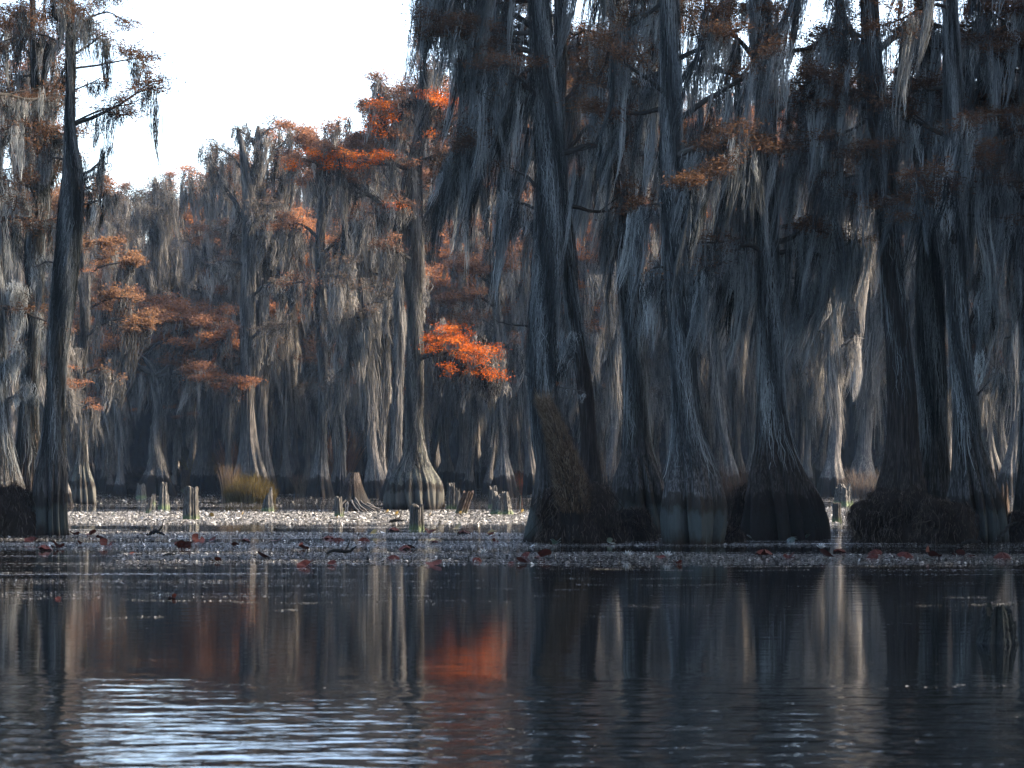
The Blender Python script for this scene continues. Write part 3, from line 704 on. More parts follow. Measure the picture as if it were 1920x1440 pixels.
def middle_trees():
    far = dict(strand=0.036, moss_m='moss_far', bark_m='bark_far', leaf=(0.11, 0.04), curtain=0.11, group=None, nth=80, mossd=8, mossL=1.7, per=15)
    build_tree('cypress', 'low spreading cypress with orange boughs hanging over the left-hand stumps', 119,
        [(292, 929, 90), (292, 900, 60), (294, 872, 34), (290, 820, 18), (296, 760, 15), (290, 715, 15), (286, 690, 15), (270, 670, 11), (245, 655, 7)], 51,
        branches=[([(287, 700), (262, 688), (235, 660), (205, 640), (180, 645)], .16, 1.6, .7, -1), ([(290, 705), (315, 690), (328, 655), (350, 640)], .16, 1.2, .9, -1),
                  ([(288, 706), (340, 698), (380, 705), (420, 715), (455, 722)], .14, 1.8, 1.2, -2), ([(318, 688), (350, 662), (400, 645), (435, 620)], .12, 1.5, 1.4, 0),
                  ([(262, 670), (300, 640), (345, 610), (400, 590)], .1, 1.0, 1.8, 1), ([(240, 655), (225, 610), (260, 585), (330, 575)], .1, .8, 2.0, 0),
                  ([(330, 655), (380, 640), (430, 650)], .08, 1.4, 1.2, 2), ([(390, 640), (360, 600), (300, 600)], .06, 1.0, 1.6, -2), ([(300, 690), (340, 670), (380, 665)], .08, 1.4, .8, 3)],
        wrap=(1200, 1.5, 2), leaf_m='leaf_rust', leafn=130, tint=.45, top_spray=False, **{k: v for k, v in far.items()})
    build_tree('cypress', 'smaller cypress with sunlit ribbed foot right behind the leaning left tree', 95,
        [(156, 946, 56), (156, 925, 52), (155, 900, 42), (154, 875, 26), (156, 800, 18), (154, 700, 17), (158, 600, 16), (152, 520, 13), (150, 450, 7), (152, 420, 4)], 52,
        branches=[([(158, 585), (180, 572), (215, 560), (260, 565)], .07, 1.0, 1.4, -.5), ([(154, 520), (190, 500), (250, 490)], .06, .8, 1.8, 0), ([(152, 490), (140, 470), (160, 455), (200, 452)], .05, .8, 1.6, .5),
                  ([(156, 640), (190, 610), (240, 600), (275, 615)], .07, 1.3, 1.4, -1), ([(155, 560), (120, 540), (100, 545)], .05, 1.2, 1.0, 0), ([(156, 700), (190, 690), (215, 700)], .05, 2, .2, 0)],
        wrap=(1000, 1.6, 2), leaf_m='leaf_dull', leafn=60, flutes=10, **{**far, 'bark_m': 'bark_pale', 'strand': .028, 'leaf': (.14, .05)})
    build_tree('cypress', 'massive dark blue-grey cypress with two parallel trunks high above the round olive bush', 119,
        [(470, 929, 86), (470, 900, 70), (468, 860, 50), (465, 780, 34), (464, 600, 32), (466, 480, 30), (468, 400, 26), (462, 330, 20), (455, 280, 12), (450, 250, 6)], 53,
        branches=[([(466, 420), (440, 380), (415, 340), (395, 300)], .16, 1.0, .5, 0), ([(470, 360), (480, 300), (500, 255)], .14, .9, .7, 0), ([(468, 500), (430, 490), (395, 500)], .12, 2.2, .2, -1),
                  ([(465, 330), (430, 290), (400, 270)], .1, .8, .9, 1), ([(468, 560), (510, 530), (545, 540)], .1, 2.0, .5, -1), ([(466, 450), (510, 420), (540, 400)], .12, 1.8, .4, 0), ([(465, 640), (500, 615), (540, 610)], .1, 1.4, 1.6, -2)],
        rnd=(5, 11, 15), rl=(1.2, 2.2), top_spray=False, wrap=(1800, 6, 3), leaf_m='leaf_bare', leafn=30, extra=None, **{**far, 'mossd': 9})
    build_tree('cypress', 'second stem of the pair above the olive bush, its crown fanning widest against the sky', 120.5,
        [(493, 928, 60), (493, 890, 46), (492, 850, 34), (490, 700, 28), (492, 500, 28), (488, 400, 26), (486, 320, 20), (484, 260, 12), (484, 236, 6)], 54,
        branches=[([(488, 330), (520, 280), (545, 262)], .14, 1.0, .8, 0), ([(486, 300), (470, 260), (440, 240)], .12, .8, .9, 0), ([(490, 400), (530, 350), (560, 300)], .12, 1.6, .4, 0), ([(492, 470), (540, 440), (570, 450)], .1, 2.4, .3, 0),
                  ([(484, 280), (500, 245), (530, 238)], .08, .6, 1.2, 0)],
        rnd=(5, 11, 16), rl=(1.2, 2.2), top_spray=False, wrap=(1800, 6, 3), leaf_m='leaf_bare', leafn=30, **{**far, 'mossd': 9})
    build_tree('cypress', 'cypress with layered rusty tufts behind the gap above and right of the glowing bough', 118,
        [(945, 930, 60), (945, 895, 40), (944, 860, 24), (942, 740, 20), (935, 620, 18), (925, 520, 16), (915, 440, 12), (905, 360, 8)], 55,
        branches=[([(926, 540), (900, 520), (870, 505), (850, 500)], .08, .6, 2.4, -1), ([(930, 580), (905, 560), (880, 555), (850, 560)], .08, .7, 2.4, -1), ([(926, 520), (945, 500), (960, 505)], .06, 1, 2.0, -1), ([(935, 620), (900, 600), (870, 610)], .06, 2, .6, -1),
                  ([(938, 660), (965, 640), (985, 650)], .06, 2, .6, -1), ([(915, 450), (890, 420), (860, 430)], .06, 1.4, 1.4, -1)],
        rnd=(5, 9, 14), wrap=(1200, 3, 2.5), leaf_m='leaf_rust', leafn=60, **far)
    build_tree('cypress', 'sinuous pale-edged cypress just left of the solitary middle tree', 112,
        [(706, 934, 66), (706, 900, 44), (708, 860, 30), (716, 780, 26), (722, 700, 24), (718, 600, 24), (722, 500, 22), (716, 440, 18), (712, 380, 14), (716, 320, 6)], 56,
        branches=[([(722, 480), (700, 450), (660, 440)], .1, 2, .4, 0), ([(720, 560), (740, 520), (758, 500)], .08, 2.4, .2, 0), ([(716, 420), (740, 390), (760, 380)], .06, 1.4, 1.0, 0), ([(718, 640), (690, 600), (650, 590)], .08, 2.4, .3, 0)],
        rnd=(5, 8, 13), wrap=(1500, 2, 2.5), leaf_m='leaf_rust', leafn=40, **far)
    build_tree('cypress', 'orange-topped cypress whose flat crown shows above and left of the solitary middle tree', 106,
        [(742, 939, 60), (742, 905, 44), (742, 870, 28), (745, 760, 22), (748, 640, 20), (746, 500, 18), (740, 380, 15), (738, 300, 12), (745, 230, 8), (752, 200, 4)], 58,
        branches=[([(738, 300), (715, 262), (700, 225), (690, 215)], .1, .4, 3.0, 0), ([(739, 320), (700, 290), (665, 268)], .1, .6, 3.0, .5), ([(742, 250), (765, 215), (790, 195)], .08, .4, 3.0, 0), ([(741, 280), (790, 240), (840, 215)], .1, .6, 3.0, .8),
                  ([(740, 360), (690, 330), (640, 300)], .1, 1.0, 2.4, .5), ([(745, 235), (725, 215), (712, 205)], .06, .2, 3, 0), ([(740, 390), (790, 350), (840, 310)], .08, 1.2, 1.8, 1), ([(742, 420), (700, 400), (660, 400)], .08, 1.8, .8, 0)],
        wrap=(1500, 2, 2.5), leaf_m='leaf_rust', leafn=80, **far)
    build_tree('cypress', 'brown-crowned cypress filling the treeline between the twin-stemmed pair and the orange-topped one', 115,
        [(600, 932, 60), (600, 900, 44), (602, 860, 26), (606, 740, 22), (604, 600, 20), (600, 480, 18), (604, 380, 14), (606, 310, 8), (604, 280, 4)], 59,
        branches=[([(604, 380), (575, 330), (548, 295)], .1, .6, 2.4, 0), ([(604, 370), (635, 320), (660, 285)], .1, .6, 2.4, 0), ([(605, 330), (590, 290), (575, 268)], .08, .3, 3, 0), ([(605, 320), (620, 285), (645, 265)], .08, .3, 3, 0),
                  ([(602, 450), (560, 420), (530, 425)], .1, 1.6, 1.4, 0), ([(602, 480), (650, 440), (680, 440)], .1, 1.6, 1.2, 0), ([(604, 560), (570, 530), (545, 535)], .08, 2.0, .6, -1)],
        wrap=(1500, 2, 2.5), leaf_m='leaf_rust', leafn=60, **far)
    build_tree('cypress', 'forked thin stem holding a mossy tuft behind the conical root stump', 116,
        [(640, 928, 30), (640, 880, 18), (642, 800, 12), (634, 730, 11), (628, 690, 9), (622, 670, 5)], 57,
        branches=[([(632, 710), (610, 680), (580, 672)], .07, 2.2, 1.0, 0), ([(632, 705), (645, 680), (655, 668)], .06, 2.0, 1.0, 0)], rnd=(3, 5, 6.5), rl=(.8, 1.5), wrap=(300, 2, 2), leaf_m='leaf_rust', leafn=50, **far)


middle_trees()

# the sunlit orange bough of the centre tree
def orange_bough():
    rng = np.random.default_rng(77); d = 84.3
    root = [o for o in COL.objects if o.get('label', '').startswith('solitary middle cypress')][0]
    b = root.location; le = MB()
    for cx, cy, rx, rz, n in ((815, 632, 16, 5, 90), (806, 655, 14, 4, 70), (850, 618, 22, 5, 130), (838, 640, 20, 6, 110), (868, 635, 18, 5, 90), (880, 652, 24, 6, 170), (905, 662, 20, 7, 150), (918, 675, 12, 6, 70),
                              (875, 668, 22, 6, 100), (900, 698, 26, 5, 140), (925, 705, 16, 5, 110), (865, 700, 14, 4, 60), (845, 690, 10, 4, 30), (892, 680, 20, 5, 60),
                              (640, 300, 30, 5, 170), (690, 302, 30, 5, 150), (600, 292, 18, 4, 80), (552, 315, 14, 4, 60), (720, 298, 12, 4, 60), (665, 318, 16, 6, 50), (640, 320, 18, 4, 60), (712, 205, 20, 6, 100), (700, 235, 22, 7, 100), (735, 222, 16, 8, 80), (715, 255, 14, 5, 50),
                              (820, 190, 22, 6, 130), (848, 198, 22, 5, 120), (800, 180, 14, 5, 70), (875, 205, 14, 4, 50), (880, 292, 8, 6, 50), (750, 400, 14, 6, 50), (812, 255, 10, 8, 50)):
        for k in range(max(2, n // 9)):
            q = at(cx + rng.normal(0, rx * .7), cy + rng.normal(0, rz * .8), d) + [0, rng.normal(-1.0, .45), 0]
            m = 30
            ax = unit(rng.normal(0, 1, (m, 3)) * [1, 1, .5] + [0, 0, -.3]); sd = unit(np.cross(ax, rng.normal(0, 1, (m, 3))))
            c = q + ax * 0.10 + rng.normal(0, 1, (m, 3)) * [0.13, 0.13, 0.05]
            l = 0.045 * rng.uniform(.5, 1.4, m)[:, None]; w = 0.014 * rng.uniform(.6, 1.4, m)[:, None]
            V = np.stack([c - ax * l, c + sd * w, c + ax * l, c - sd * w], 1).reshape(-1, 3)
            le.add(V, np.arange(m * 4).reshape(-1, 4), np.repeat(np.clip(rng.normal(.5, .2) + rng.normal(0, .1, m), 0, 1), 4))
    o = le.build('orange_foliage', M['leaf_orange'], root, b)
    o['label'] = 'bright orange sunlit needles'


orange_bough()


# ---------------------------------------------------------------- trees of the back forest: a few kinds, then copies
def make_kind(seed, H, r0, rb, leaf_m, leafn, spread, mossd, fork=False, foliage_low=0.4):
    rng = np.random.default_rng(seed)
    r0 *= 0.75; rb *= 0.7
    K = 7; z = np.linspace(0, H * 0.93, K)
    wob = np.cumsum(rng.normal(0, 0.16, (K, 2)), 0); wob[0] = 0
    rr = np.interp(z / H, [0, 0.04, 0.1, 0.16, 0.5, 0.9], [rb, rb * 0.8, rb * 0.45, r0, r0 * 0.8, r0 * 0.25])
    rows = [(wob[i, 0], wob[i, 1], z[i], rr[i]) for i in range(K)]
    rows.insert(1, (wob[0, 0] * .8 + wob[1, 0] * .2, wob[1, 1] * .2, 1.0, rb * 0.72)); rows.insert(2, (wob[1, 0] * .5, wob[1, 1] * .5, 2.0, r0 * 1.15))
    rows.sort(key=lambda q: q[2])
    T = Trunk(rows, seed, flutes=int(rng.integers(8, 12)), depth=0.32)
    root = thing('background_cypress', 'cypress', 'tree', (0, 0, 0))
    tb = MB(); T.mesh(tb, nth=40, flute_top=2.6, ridge=0.035)
    mo, le = MB(), MB()
    nb = int(H * 1.25); limbs = []
    for i in range(nb):
        u = 0.38 + 0.62 * (i + rng.random()) / nb
        zz = u * H * 0.93
        c = T.centre(np.array([zz]))[0]; az = rng.uniform(0, 2 * np.pi)
        L = spread * rng.uniform(0.45, 1.1) * (0.55 + 0.45 * math.sin(u * 2.6))
        lb = Limb(rng, wander(rng, c, az, rng.uniform(0.0, 0.6) if u < .85 else rng.uniform(.4, 1.1), L, gnarl=0.2), max(0.03, T.rad(zz) * 0.4), sub=1.6, twl=0.5, twn=3)
        limbs.append((lb, u))
    for lb, u in limbs:
        lb.wood(tb, 5, 3, 3)
        n = int(mossd * lb.L)
        a = lb.anchors(rng, n, .45, .4)
        Ls = np.clip(1.7 * rng.lognormal(-0.1, 0.5, n), 0.4, 4.5)
        Ls = np.minimum(Ls, np.maximum(.4, (a[:, 2] - 3.4) * 0.8))
        tassels(mo, a, Ls, 0.11 * rng.uniform(0.5, 1.7, n), 0.034, rng, per=24, drift=(-0.05, 0.0), tint=0.6, K=5)
        dens = leafn * (0.5 + 0.9 * u) * (rng.random() < (foliage_low + u * 0.6))
        k = int(dens * len(lb.sub))
        if k: lb.leaves(le, rng, k * 7, 0.13, 0.05, spread=0.26, tint=0.5, lo=0.12)
    T.wrap(mo, int(H * 36), 4.5, H * 0.93, 4.2, 0.036, seed + 3, zmin=2.2, out=0.5, tint=0.62, thick=0.3)
    tb.build('trunk', M['bark_far'], root, smooth=True)
    mo.build('hanging_moss', M['moss_far'], root)
    if le.n: le.build('foliage', M[leaf_m], root)
    return root


def copy_tree(root):
    r = root.copy(); COL.objects.link(r)
    for ch in root.children:
        c = ch.copy(); COL.objects.link(c); c.parent = r
    return r


KH = 20.0
kinds = [make_kind(101, KH, 0.34, 1.1, 'leaf_rust', 26, 3.4, 7), make_kind(102, KH, 0.42, 1.3, 'leaf_bare', 22, 3.8, 8),
         make_kind(103, KH, 0.26, 0.8, 'leaf_rust', 34, 2.8, 7), make_kind(104, KH, 0.22, 0.7, 'leaf_bare', 14, 2.2, 8),
         make_kind(105, KH, 0.3, 1.0, 'leaf_rust', 20, 3.2, 8), make_kind(106, KH, 0.5, 1.5, 'leaf_bare', 20, 4.4, 8),
         make_kind(107, KH, 0.28, 0.9, 'leaf_rust', 44, 3.0, 6)]
used = [False] * len(kinds)


def place(k, x, y, H, rz, label, group=None, sx=1.0):
    if used[k]: r = copy_tree(kinds[k])
    else: r = kinds[k]; used[k] = True
    s = H / KH
    r.location = (x, y, 0); r.rotation_euler = (0, 0, rz); r.scale = (s * sx, s * sx, s)
    r['label'] = label
    if group: r['group'] = group
    elif 'group' in r: del r['group']
    return r


SKY_Y = [(-400, 200), (0, 300), (60, 330), (130, 350), (200, 350), (290, 345), (350, 300), (420, 262), (530, 262), (570, 285), (650, 262), (700, 225), (780, 200), (860, 170), (900, 140), (1000, 140), (1500, 150), (1920, 130), (2400, 130)]
SX, SY = [a for a, b in SKY_Y], [b for a, b in SKY_Y]


def forest():
    rng = np.random.default_rng(5)
    # chosen trees that can be told apart: px, base row, top row, kind, label
    marks = [
        (382, 922, 292, 1, 'grey cypress with a ragged open crown left of the massive dark one'),
        (292, 924, 345, 3, 'slim pole-like cypress whose thin top pokes above the left treeline'),
        (122, 948, 420, 4, 'second sunlit ribbed cypress foot half hidden by the leaning left tree'),
        (705, 934, 262, 1, 'pale-streaked cypress immediately left of the solitary middle cypress'),
        (592, 922, 280, 0, 'cypress with red-brown crown between the massive dark tree and the solitary one'),
        (640, 924, 300, 4, 'thin forked cypress standing behind the conical root stump'),
        (870, 924, 170, 6, 'cypress whose crown shows orange beyond the top of the solitary middle tree'),
        (1560, 932, 210, 1, 'leaning blue-shadowed cypress seen through the gap right of the broad cone flare'),
        (1615, 928, 190, 5, 'wide blue-grey cypress filling the gap left of the thick brown trunk'),
        (1140, 930, 200, 4, 'distant cypress seen between the slender brown trunk and the grey fanned one'),
        (1375, 928, 190, 2, 'straight distant trunk framed between the bulbous foot and the cone flare'),
        (225, 930, 470, 6, 'orange-brown cypress just right of the leaning left tree'),
        (20, 930, 60, 2, 'tall sparse cypress seen past the left edge trees'),
        (215, 915, 330, 3, 'bare mossy cypress with its top in the white sky at left'),
        (1890, 928, 120, 4, 'distant cypress with pale moss next to the right edge'),
    ]
    taken = []
    for px, by, ty, k, lab in marks:
        d = dist(by); H = CAM_H + (HOR - ty) / F_PX * d
        place(k, (px - 960) / F_PX * d, d, H, rng.uniform(0, 6.28), lab)
        taken.append(((px - 960) / F_PX * d, d))
    rows = [(127, 5.5), (136, 3.4), (146, 2.6), (157, 2.5), (170, 2.7), (185, 3.0), (202, 3.6)]
    names = {0: 'left', 1: 'mid', 2: 'right'}
    for ri, (d0, sp) in enumerate(rows):
        half = 0.212 * d0 + 9
        x = -half
        while x < half:
            xx = x + rng.normal(0, sp * 0.3); d = d0 + rng.normal(0, 4.5)
            x += sp * rng.uniform(0.7, 1.3)
            px = 960 + xx / d * F_PX
            ty = np.interp(px, SX, SY) + rng.uniform(-5, 90) + (rng.random() < 0.3) * rng.uniform(0, 160)
            H = CAM_H + (HOR - ty) / F_PX * d
            if any(abs(xx - a) < 1.3 and abs(d - b) < 3 for a, b in taken): continue
            if 140 < d0 < 160 and rng.random() < .3: continue
            taken.append((xx, d))
            k = int(rng.choice(7, p=[.18, .14, .16, .14, .14, .08, .16]))
            if px < 130: zone = ('one of the packed mossy trunks far behind the left edge trees', 'packed background cypresses at left edge')
            elif px < 450: zone = ('mossy trunk in the back wall of forest behind the left-hand stumps', 'packed background cypresses behind the left stumps')
            elif px < 770: zone = ('mossy trunk in the back wall behind the olive bush and root stump', 'packed background cypresses behind the olive bush')
            elif px < 1000: zone = ('mossy trunk in the back wall right of the solitary middle tree', 'packed background cypresses right of the middle tree')
            elif px < 1400: zone = ('mossy trunk seen far behind the left part of the right stand', 'packed background cypresses behind the left part of the right stand')
            else: zone = ('mossy trunk seen far behind the right part of the right stand', 'packed background cypresses behind the right part of the right stand')
            place(k, xx, d, H, rng.uniform(0, 6.28), zone[0], zone[1], sx=0.85)
    for i in range(64):
        d = rng.uniform(122, 168); px = rng.uniform(120, 1940)
        x = (px - 960) / F_PX * d
        if any(abs(x - a) < .8 and abs(d - b) < 3 for a, b in taken): continue
        taken.append((x, d))
        zone = 'left of the solitary middle tree' if px < 770 else 'right of the solitary middle tree' if px < 1010 else 'showing between the trunks of the right stand'
        place(3 if i % 2 else 2, x, d, CAM_H + (HOR - np.interp(px, SX, SY) - rng.uniform(120, 330)) / F_PX * d, rng.uniform(0, 6.28), 'slender far trunk ' + zone, 'slender far trunks ' + zone, sx=1.1)
    # the stand goes on beyond the right edge of the picture; these keep the near row in shade
    for x, y, H in ((13.5, 53, 19), (15.5, 59, 20), (18, 52.5, 20), (21, 58, 21), (24, 54, 21), (27, 59, 22), (14, 49.5, 18), (17, 56, 20), (21.5, 51, 20), (25, 50, 21), (30, 55, 22), (33, 60, 23), (13, 57.5, 18), (29, 51, 22), (13.5, 45, 17), (16.5, 41.5, 19), (19.5, 46, 20), (15, 37, 18), (19, 38, 19), (23, 43, 20), (27, 47, 21), (25, 38, 20), (22, 34, 20), (17, 33, 19), (12, 23.5, 17), (16, 26, 18), (20, 28, 19)):
        place(int(rng.choice([0, 1, 4, 5])), x, y, H, rng.uniform(0, 6.28), 'mossy cypress of the near stand growing on beyond the right edge', 'near cypresses continuing past the right edge')


forest()
for k, u in enumerate(used):
    if not u:
        for c in list(kinds[k].children): bpy.data.objects.remove(c)
        bpy.data.objects.remove(kinds[k])


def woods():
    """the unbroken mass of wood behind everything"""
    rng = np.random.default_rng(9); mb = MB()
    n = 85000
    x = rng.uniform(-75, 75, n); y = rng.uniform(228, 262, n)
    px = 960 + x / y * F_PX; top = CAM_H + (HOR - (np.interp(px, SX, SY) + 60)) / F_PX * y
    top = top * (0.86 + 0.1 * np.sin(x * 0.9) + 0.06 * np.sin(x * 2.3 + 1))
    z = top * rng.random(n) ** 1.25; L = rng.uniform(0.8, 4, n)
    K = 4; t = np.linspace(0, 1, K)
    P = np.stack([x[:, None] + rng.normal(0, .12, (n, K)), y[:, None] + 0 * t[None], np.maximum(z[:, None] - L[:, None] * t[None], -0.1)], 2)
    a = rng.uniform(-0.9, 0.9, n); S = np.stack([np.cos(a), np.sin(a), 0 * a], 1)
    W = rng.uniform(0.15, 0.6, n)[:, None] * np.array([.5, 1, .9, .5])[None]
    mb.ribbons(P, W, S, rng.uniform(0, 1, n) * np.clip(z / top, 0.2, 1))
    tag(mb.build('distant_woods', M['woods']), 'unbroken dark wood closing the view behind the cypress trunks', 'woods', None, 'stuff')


woods()


# ---------------------------------------------------------------- low plants, mounds, stumps
def blades(mb, rng, n, cx, cy, rx, ry, h, w, lean=0.25, z0=0.0, tint=0.5, dome=False, K=4):
    a = rng.uniform(0, 6.283, n); r = np.sqrt(rng.random(n))
    x = cx + rx * r * np.cos(a); y = cy + ry * r * np.sin(a)
    hh = h * rng.uniform(0.45, 1.1, n)
    if dome: hh = h * np.sqrt(np.clip(1 - 0.93 * r ** 2, 0.05, 1)) * rng.uniform(0.6, 1.12, n) * (1 + .13 * np.sin(5 * a + 3 * r) + .08 * np.sin(11 * a))
    t = np.linspace(0, 1, K)
    dx = np.cos(a) * r * lean + rng.normal(0, lean * 0.5, n); dy = np.sin(a) * r * lean + rng.normal(0, lean * 0.5, n)
    P = np.stack([x[:, None] + dx[:, None] * hh[:, None] * t[None] ** 1.7, y[:, None] + dy[:, None] * hh[:, None] * t[None] ** 1.7, z0 + hh[:, None] * t[None]], 2)
    b = rng.uniform(0, 3.14, n); S = np.stack([np.cos(b), np.sin(b), 0 * b], 1)
    W = w * rng.uniform(.6, 1.4, n)[:, None] * np.linspace(1, .15, K)[None]
    mb.ribbons(P, W, S, np.clip(tint + rng.normal(0, .2, n), 0, 1))


def plant(name, label, cat, px, by, wpx, hpx, mat, n, w, seed, lean=.25, dome=False, group=None, depth=0.6):
    d = dist(by); s = d / F_PX; rng = np.random.default_rng(seed); b = at(px, by, d); b[2] = 0
    mb = MB(); blades(mb, rng, n, b[0], b[1], wpx * s / 2, wpx * s / 2 * depth, hpx * s, w, lean, dome=dome)
    return tag(_loc(mb, name, mat, b), label, cat, group)


def _loc(mb, name, mat, b, smooth=False):
    o = mb.build(name, mat, None, b, smooth); o.location = tuple(b); return o


plant('marsh_grass_clump', 'round olive-brown grass dome sitting on the water left of centre', 'grass clump', 470, 941, 92, 50, M['grass_olive'], 3600, 0.026, 1, lean=.3, dome=True, depth=.8)
plant('dry_grass_clump', 'pinkish sunlit dry grass tuft right of the olive dome', 'grass clump', 527, 914, 46, 38, M['grass_pink'], 500, 0.04, 2)
plant('dry_grass_clump', 'small pale pink dry tuft next to the sunlit one', 'grass clump', 560, 916, 30, 26, M['grass_pink'], 260, 0.04, 3)
plant('reed_clump', 'green and red reed tuft at the waterline left of the fern stump', 'reeds', 975, 926, 44, 42, M['grass_red'], 520, 0.03, 4)
plant('dead_shrub', 'upright dry brown shrub left of the olive grass dome', 'shrub', 431, 940, 30, 66, M['fern'], 420, 0.03, 5, lean=.15)
plant('dead_shrub', 'rust-red shrub on the far bank above the olive dome', 'shrub', 440, 918, 30, 90, M['leaf_rust'], 500, 0.04, 6, lean=.3)
plant('dead_shrub', 'yellow-green shrub on the far bank left of the brown one', 'shrub', 376, 912, 40, 62, M['grass_olive'], 420, 0.05, 7, lean=.4)
plant('dead_shrub', 'twiggy dead plant between the pink tufts and the root stump', 'shrub', 570, 932, 30, 52, M['fern'], 140, 0.02, 8, lean=.4)
plant('dead_shrub', 'orange-brown shrub beneath the trunks behind the conical root stump', 'shrub', 640, 918, 34, 110, M['leaf_rust'], 520, 0.05, 9, lean=.3)
plant('dead_shrub', 'dry shrub behind the slender brown trunk', 'shrub', 1140, 930, 46, 80, M['fern'], 500, 0.035, 10, lean=.4)
plant('dead_shrub', 'dark rusty fern bush leaning on the left side of the cone-flared cypress', 'fern', 1392, 990, 50, 112, M['woods'], 1500, 0.012, 12, lean=.35)
plant('dead_shrub', 'faint dry shrub in the gap right of the cone-flared cypress', 'shrub', 1625, 935, 60, 56, M['leaf_bare'], 500, 0.03, 13, lean=.4)


def bank():
    rng = np.random.default_rng(15); mb = MB()
    n = 9000
    x = rng.uniform(-50, 50, n); y = rng.uniform(150, 215, n) + rng.normal(0, 1, n)
    keep = np.sin(x * 0.7) + np.sin(x * 0.31 + y * .2) + rng.normal(0, .7, n) > -0.6
    x, y = x[keep], y[keep]; n = len(x); K = 4; t = np.linspace(0, 1, K); h = rng.uniform(0.4, 1.7, n)
    P = np.stack([x[:, None] + rng.normal(0, .25, n)[:, None] * t[None], y[:, None] + 0 * t[None], h[:, None] * t[None]], 2)
    a = rng.uniform(0, 3.14, n); S = np.stack([np.cos(a), np.sin(a), 0 * a], 1)
    mb.ribbons(P, rng.uniform(.1, .35, n)[:, None] * np.array([1, .9, .6, .1])[None], S, rng.uniform(0, .7, n))
    tag(mb.build('undergrowth', M['woods']), 'dark tangled undergrowth along the foot of the back forest', 'undergrowth', None, 'stuff')


bank()


def noise3(p, seed, f):
    r = np.random.default_rng(seed); o = np.zeros(len(p))
    for i in range(9):
        k = r.normal(0, 1, 3) * f * (1 + i * .35); o += np.sin(p @ k + r.uniform(0, 6.3)) / (1 + i * .35)
    return o / 3


def mound(name, label, cat, px, by, wpx, hpx, seed, fibres=1500, roots=14, hd=0.7, mat='root', group=None):
    """shaggy peat and root mound"""
    d = dist(by); s = d / F_PX; b = at(px, by, d); b[2] = 0
    rx, h = wpx * s / 2, hpx * s; ry = rx * hd; rng = np.random.default_rng(seed)
    root = thing(name, label, cat, tuple(b), group)
    U, Vn = 44, 22
    u = np.linspace(0, 2 * np.pi, U, endpoint=False)[None]; v = np.linspace(0, 1, Vn)[:, None]
    rr = np.cos(v * np.pi / 2) ** 0.55
    P = np.stack([rx * rr * np.cos(u), ry * rr * np.sin(u), h * np.sin(v * np.pi / 2) * np.ones_like(u) - 0.08], 2).reshape(-1, 3)
    nn = noise3(P, seed, 4.5) * 0.24 + noise3(P, seed + 1, 13) * 0.10
    P = P * (1 + nn[:, None] * [1, 1, .7])
    a = np.arange(Vn - 1)[:, None] * U; j = np.arange(U)[None]
    q = np.stack([a + j, a + (j + 1) % U, a + U + (j + 1) % U, a + U + j], 2).reshape(-1, 4)
    mb = MB(); mb.add(P, q, np.clip(.15 + nn, 0, 1)); mb.build('peat_body', M[mat], root, smooth=True)
    fb = MB(); i = rng.integers(0, len(P), fibres); st = P[i] + rng.normal(0, .02, (fibres, 3))
    K = 5; t = np.linspace(0, 1, K); L = rng.uniform(.05, .28, fibres)
    o = unit(st * [1, 1, .3] + 1e-6)
    F = st[:, None] + o[:, None] * (0.04 + .08 * t[None, :, None] * rng.uniform(0, 1, fibres)[:, None, None]) + np.cumsum(rng.normal(0, .022, (fibres, K, 3)), 1)
    F[..., 2] -= L[:, None] * t[None]; F[..., 2] = np.maximum(F[..., 2], 0)
    an = rng.uniform(0, 3.14, fibres)
    fb.ribbons(F, .009 * rng.uniform(.4, 1.5, fibres)[:, None] * np.array([.5, 1, 1, .8, .2])[None], np.stack([np.cos(an), np.sin(an), 0 * an], 1), np.clip(rng.normal(.5, .3, fibres), 0, 1))
    fb.build('hanging_roots', M[mat], root)
    rb = MB()
    for k in range(roots):
        a0 = rng.uniform(-2.9, -.2); p0 = np.array([rx * .7 * np.cos(a0) , ry * .8 * np.sin(a0), h * rng.uniform(.5, .95)])
        p3 = p0 * [1.4, 1.4, 0] + [rng.normal(0, .25), 0, 0]; pm = (p0 + p3) / 2 + [rng.normal(0, .15), -rng.uniform(.05, .25), rng.uniform(.0, .2)]
        rb.tubes(smooth_path([p0, pm, p3], 12) + rng.normal(0, .008, (12, 3)), np.linspace(.02, .003, 12) * rng.uniform(.4, 1.1), 5, rng.uniform(.1, .6))
    if roots: rb.build('bare_roots', M[mat], root, smooth=True)
    return root


mound('root_mound', 'black shaggy peat mound under the brown fern stump with roots trailing into the water', 'root mound', 1085, 1019, 150, 112, 1, 4200, 22)
mound('root_mound', 'low dark root mound between the fern stump and the bulbous foot', 'root mound', 1185, 1014, 90, 66, 2, 1400, 14)
mound('root_mound', 'small dark root heap right of the bulbous foot beside green lily leaves', 'root mound', 1372, 1018, 50, 34, 3, 700, 8)
mound('root_mound', 'largest black peat mound joining the right-hand trunks', 'root mound', 1690, 1016, 190, 96, 4, 5200, 20)
mound('root_mound', 'black mound beneath the narrow mossy trunk, right part of the dark bank', 'root mound', 1775, 1019, 110, 80, 5, 2000, 12)
mound('root_mound', 'mound with a pale curved root at the right edge', 'root mound', 1905, 1016, 70, 60, 6, 1400, 12)
mound('root_mound', 'dark mossy mound at the left edge trunks', 'root mound', 22, 1005, 110, 100, 7, 2400, 10)
mound('root_mound', 'square dark root block on the far side with a dead grass cap', 'root mound', 285, 924, 100, 46, 8, 900, 6)
mound('root_mound', 'dark hummock left of the cone-flared cypress', 'root mound', 1405, 1006, 70, 100, 9, 2200, 10)


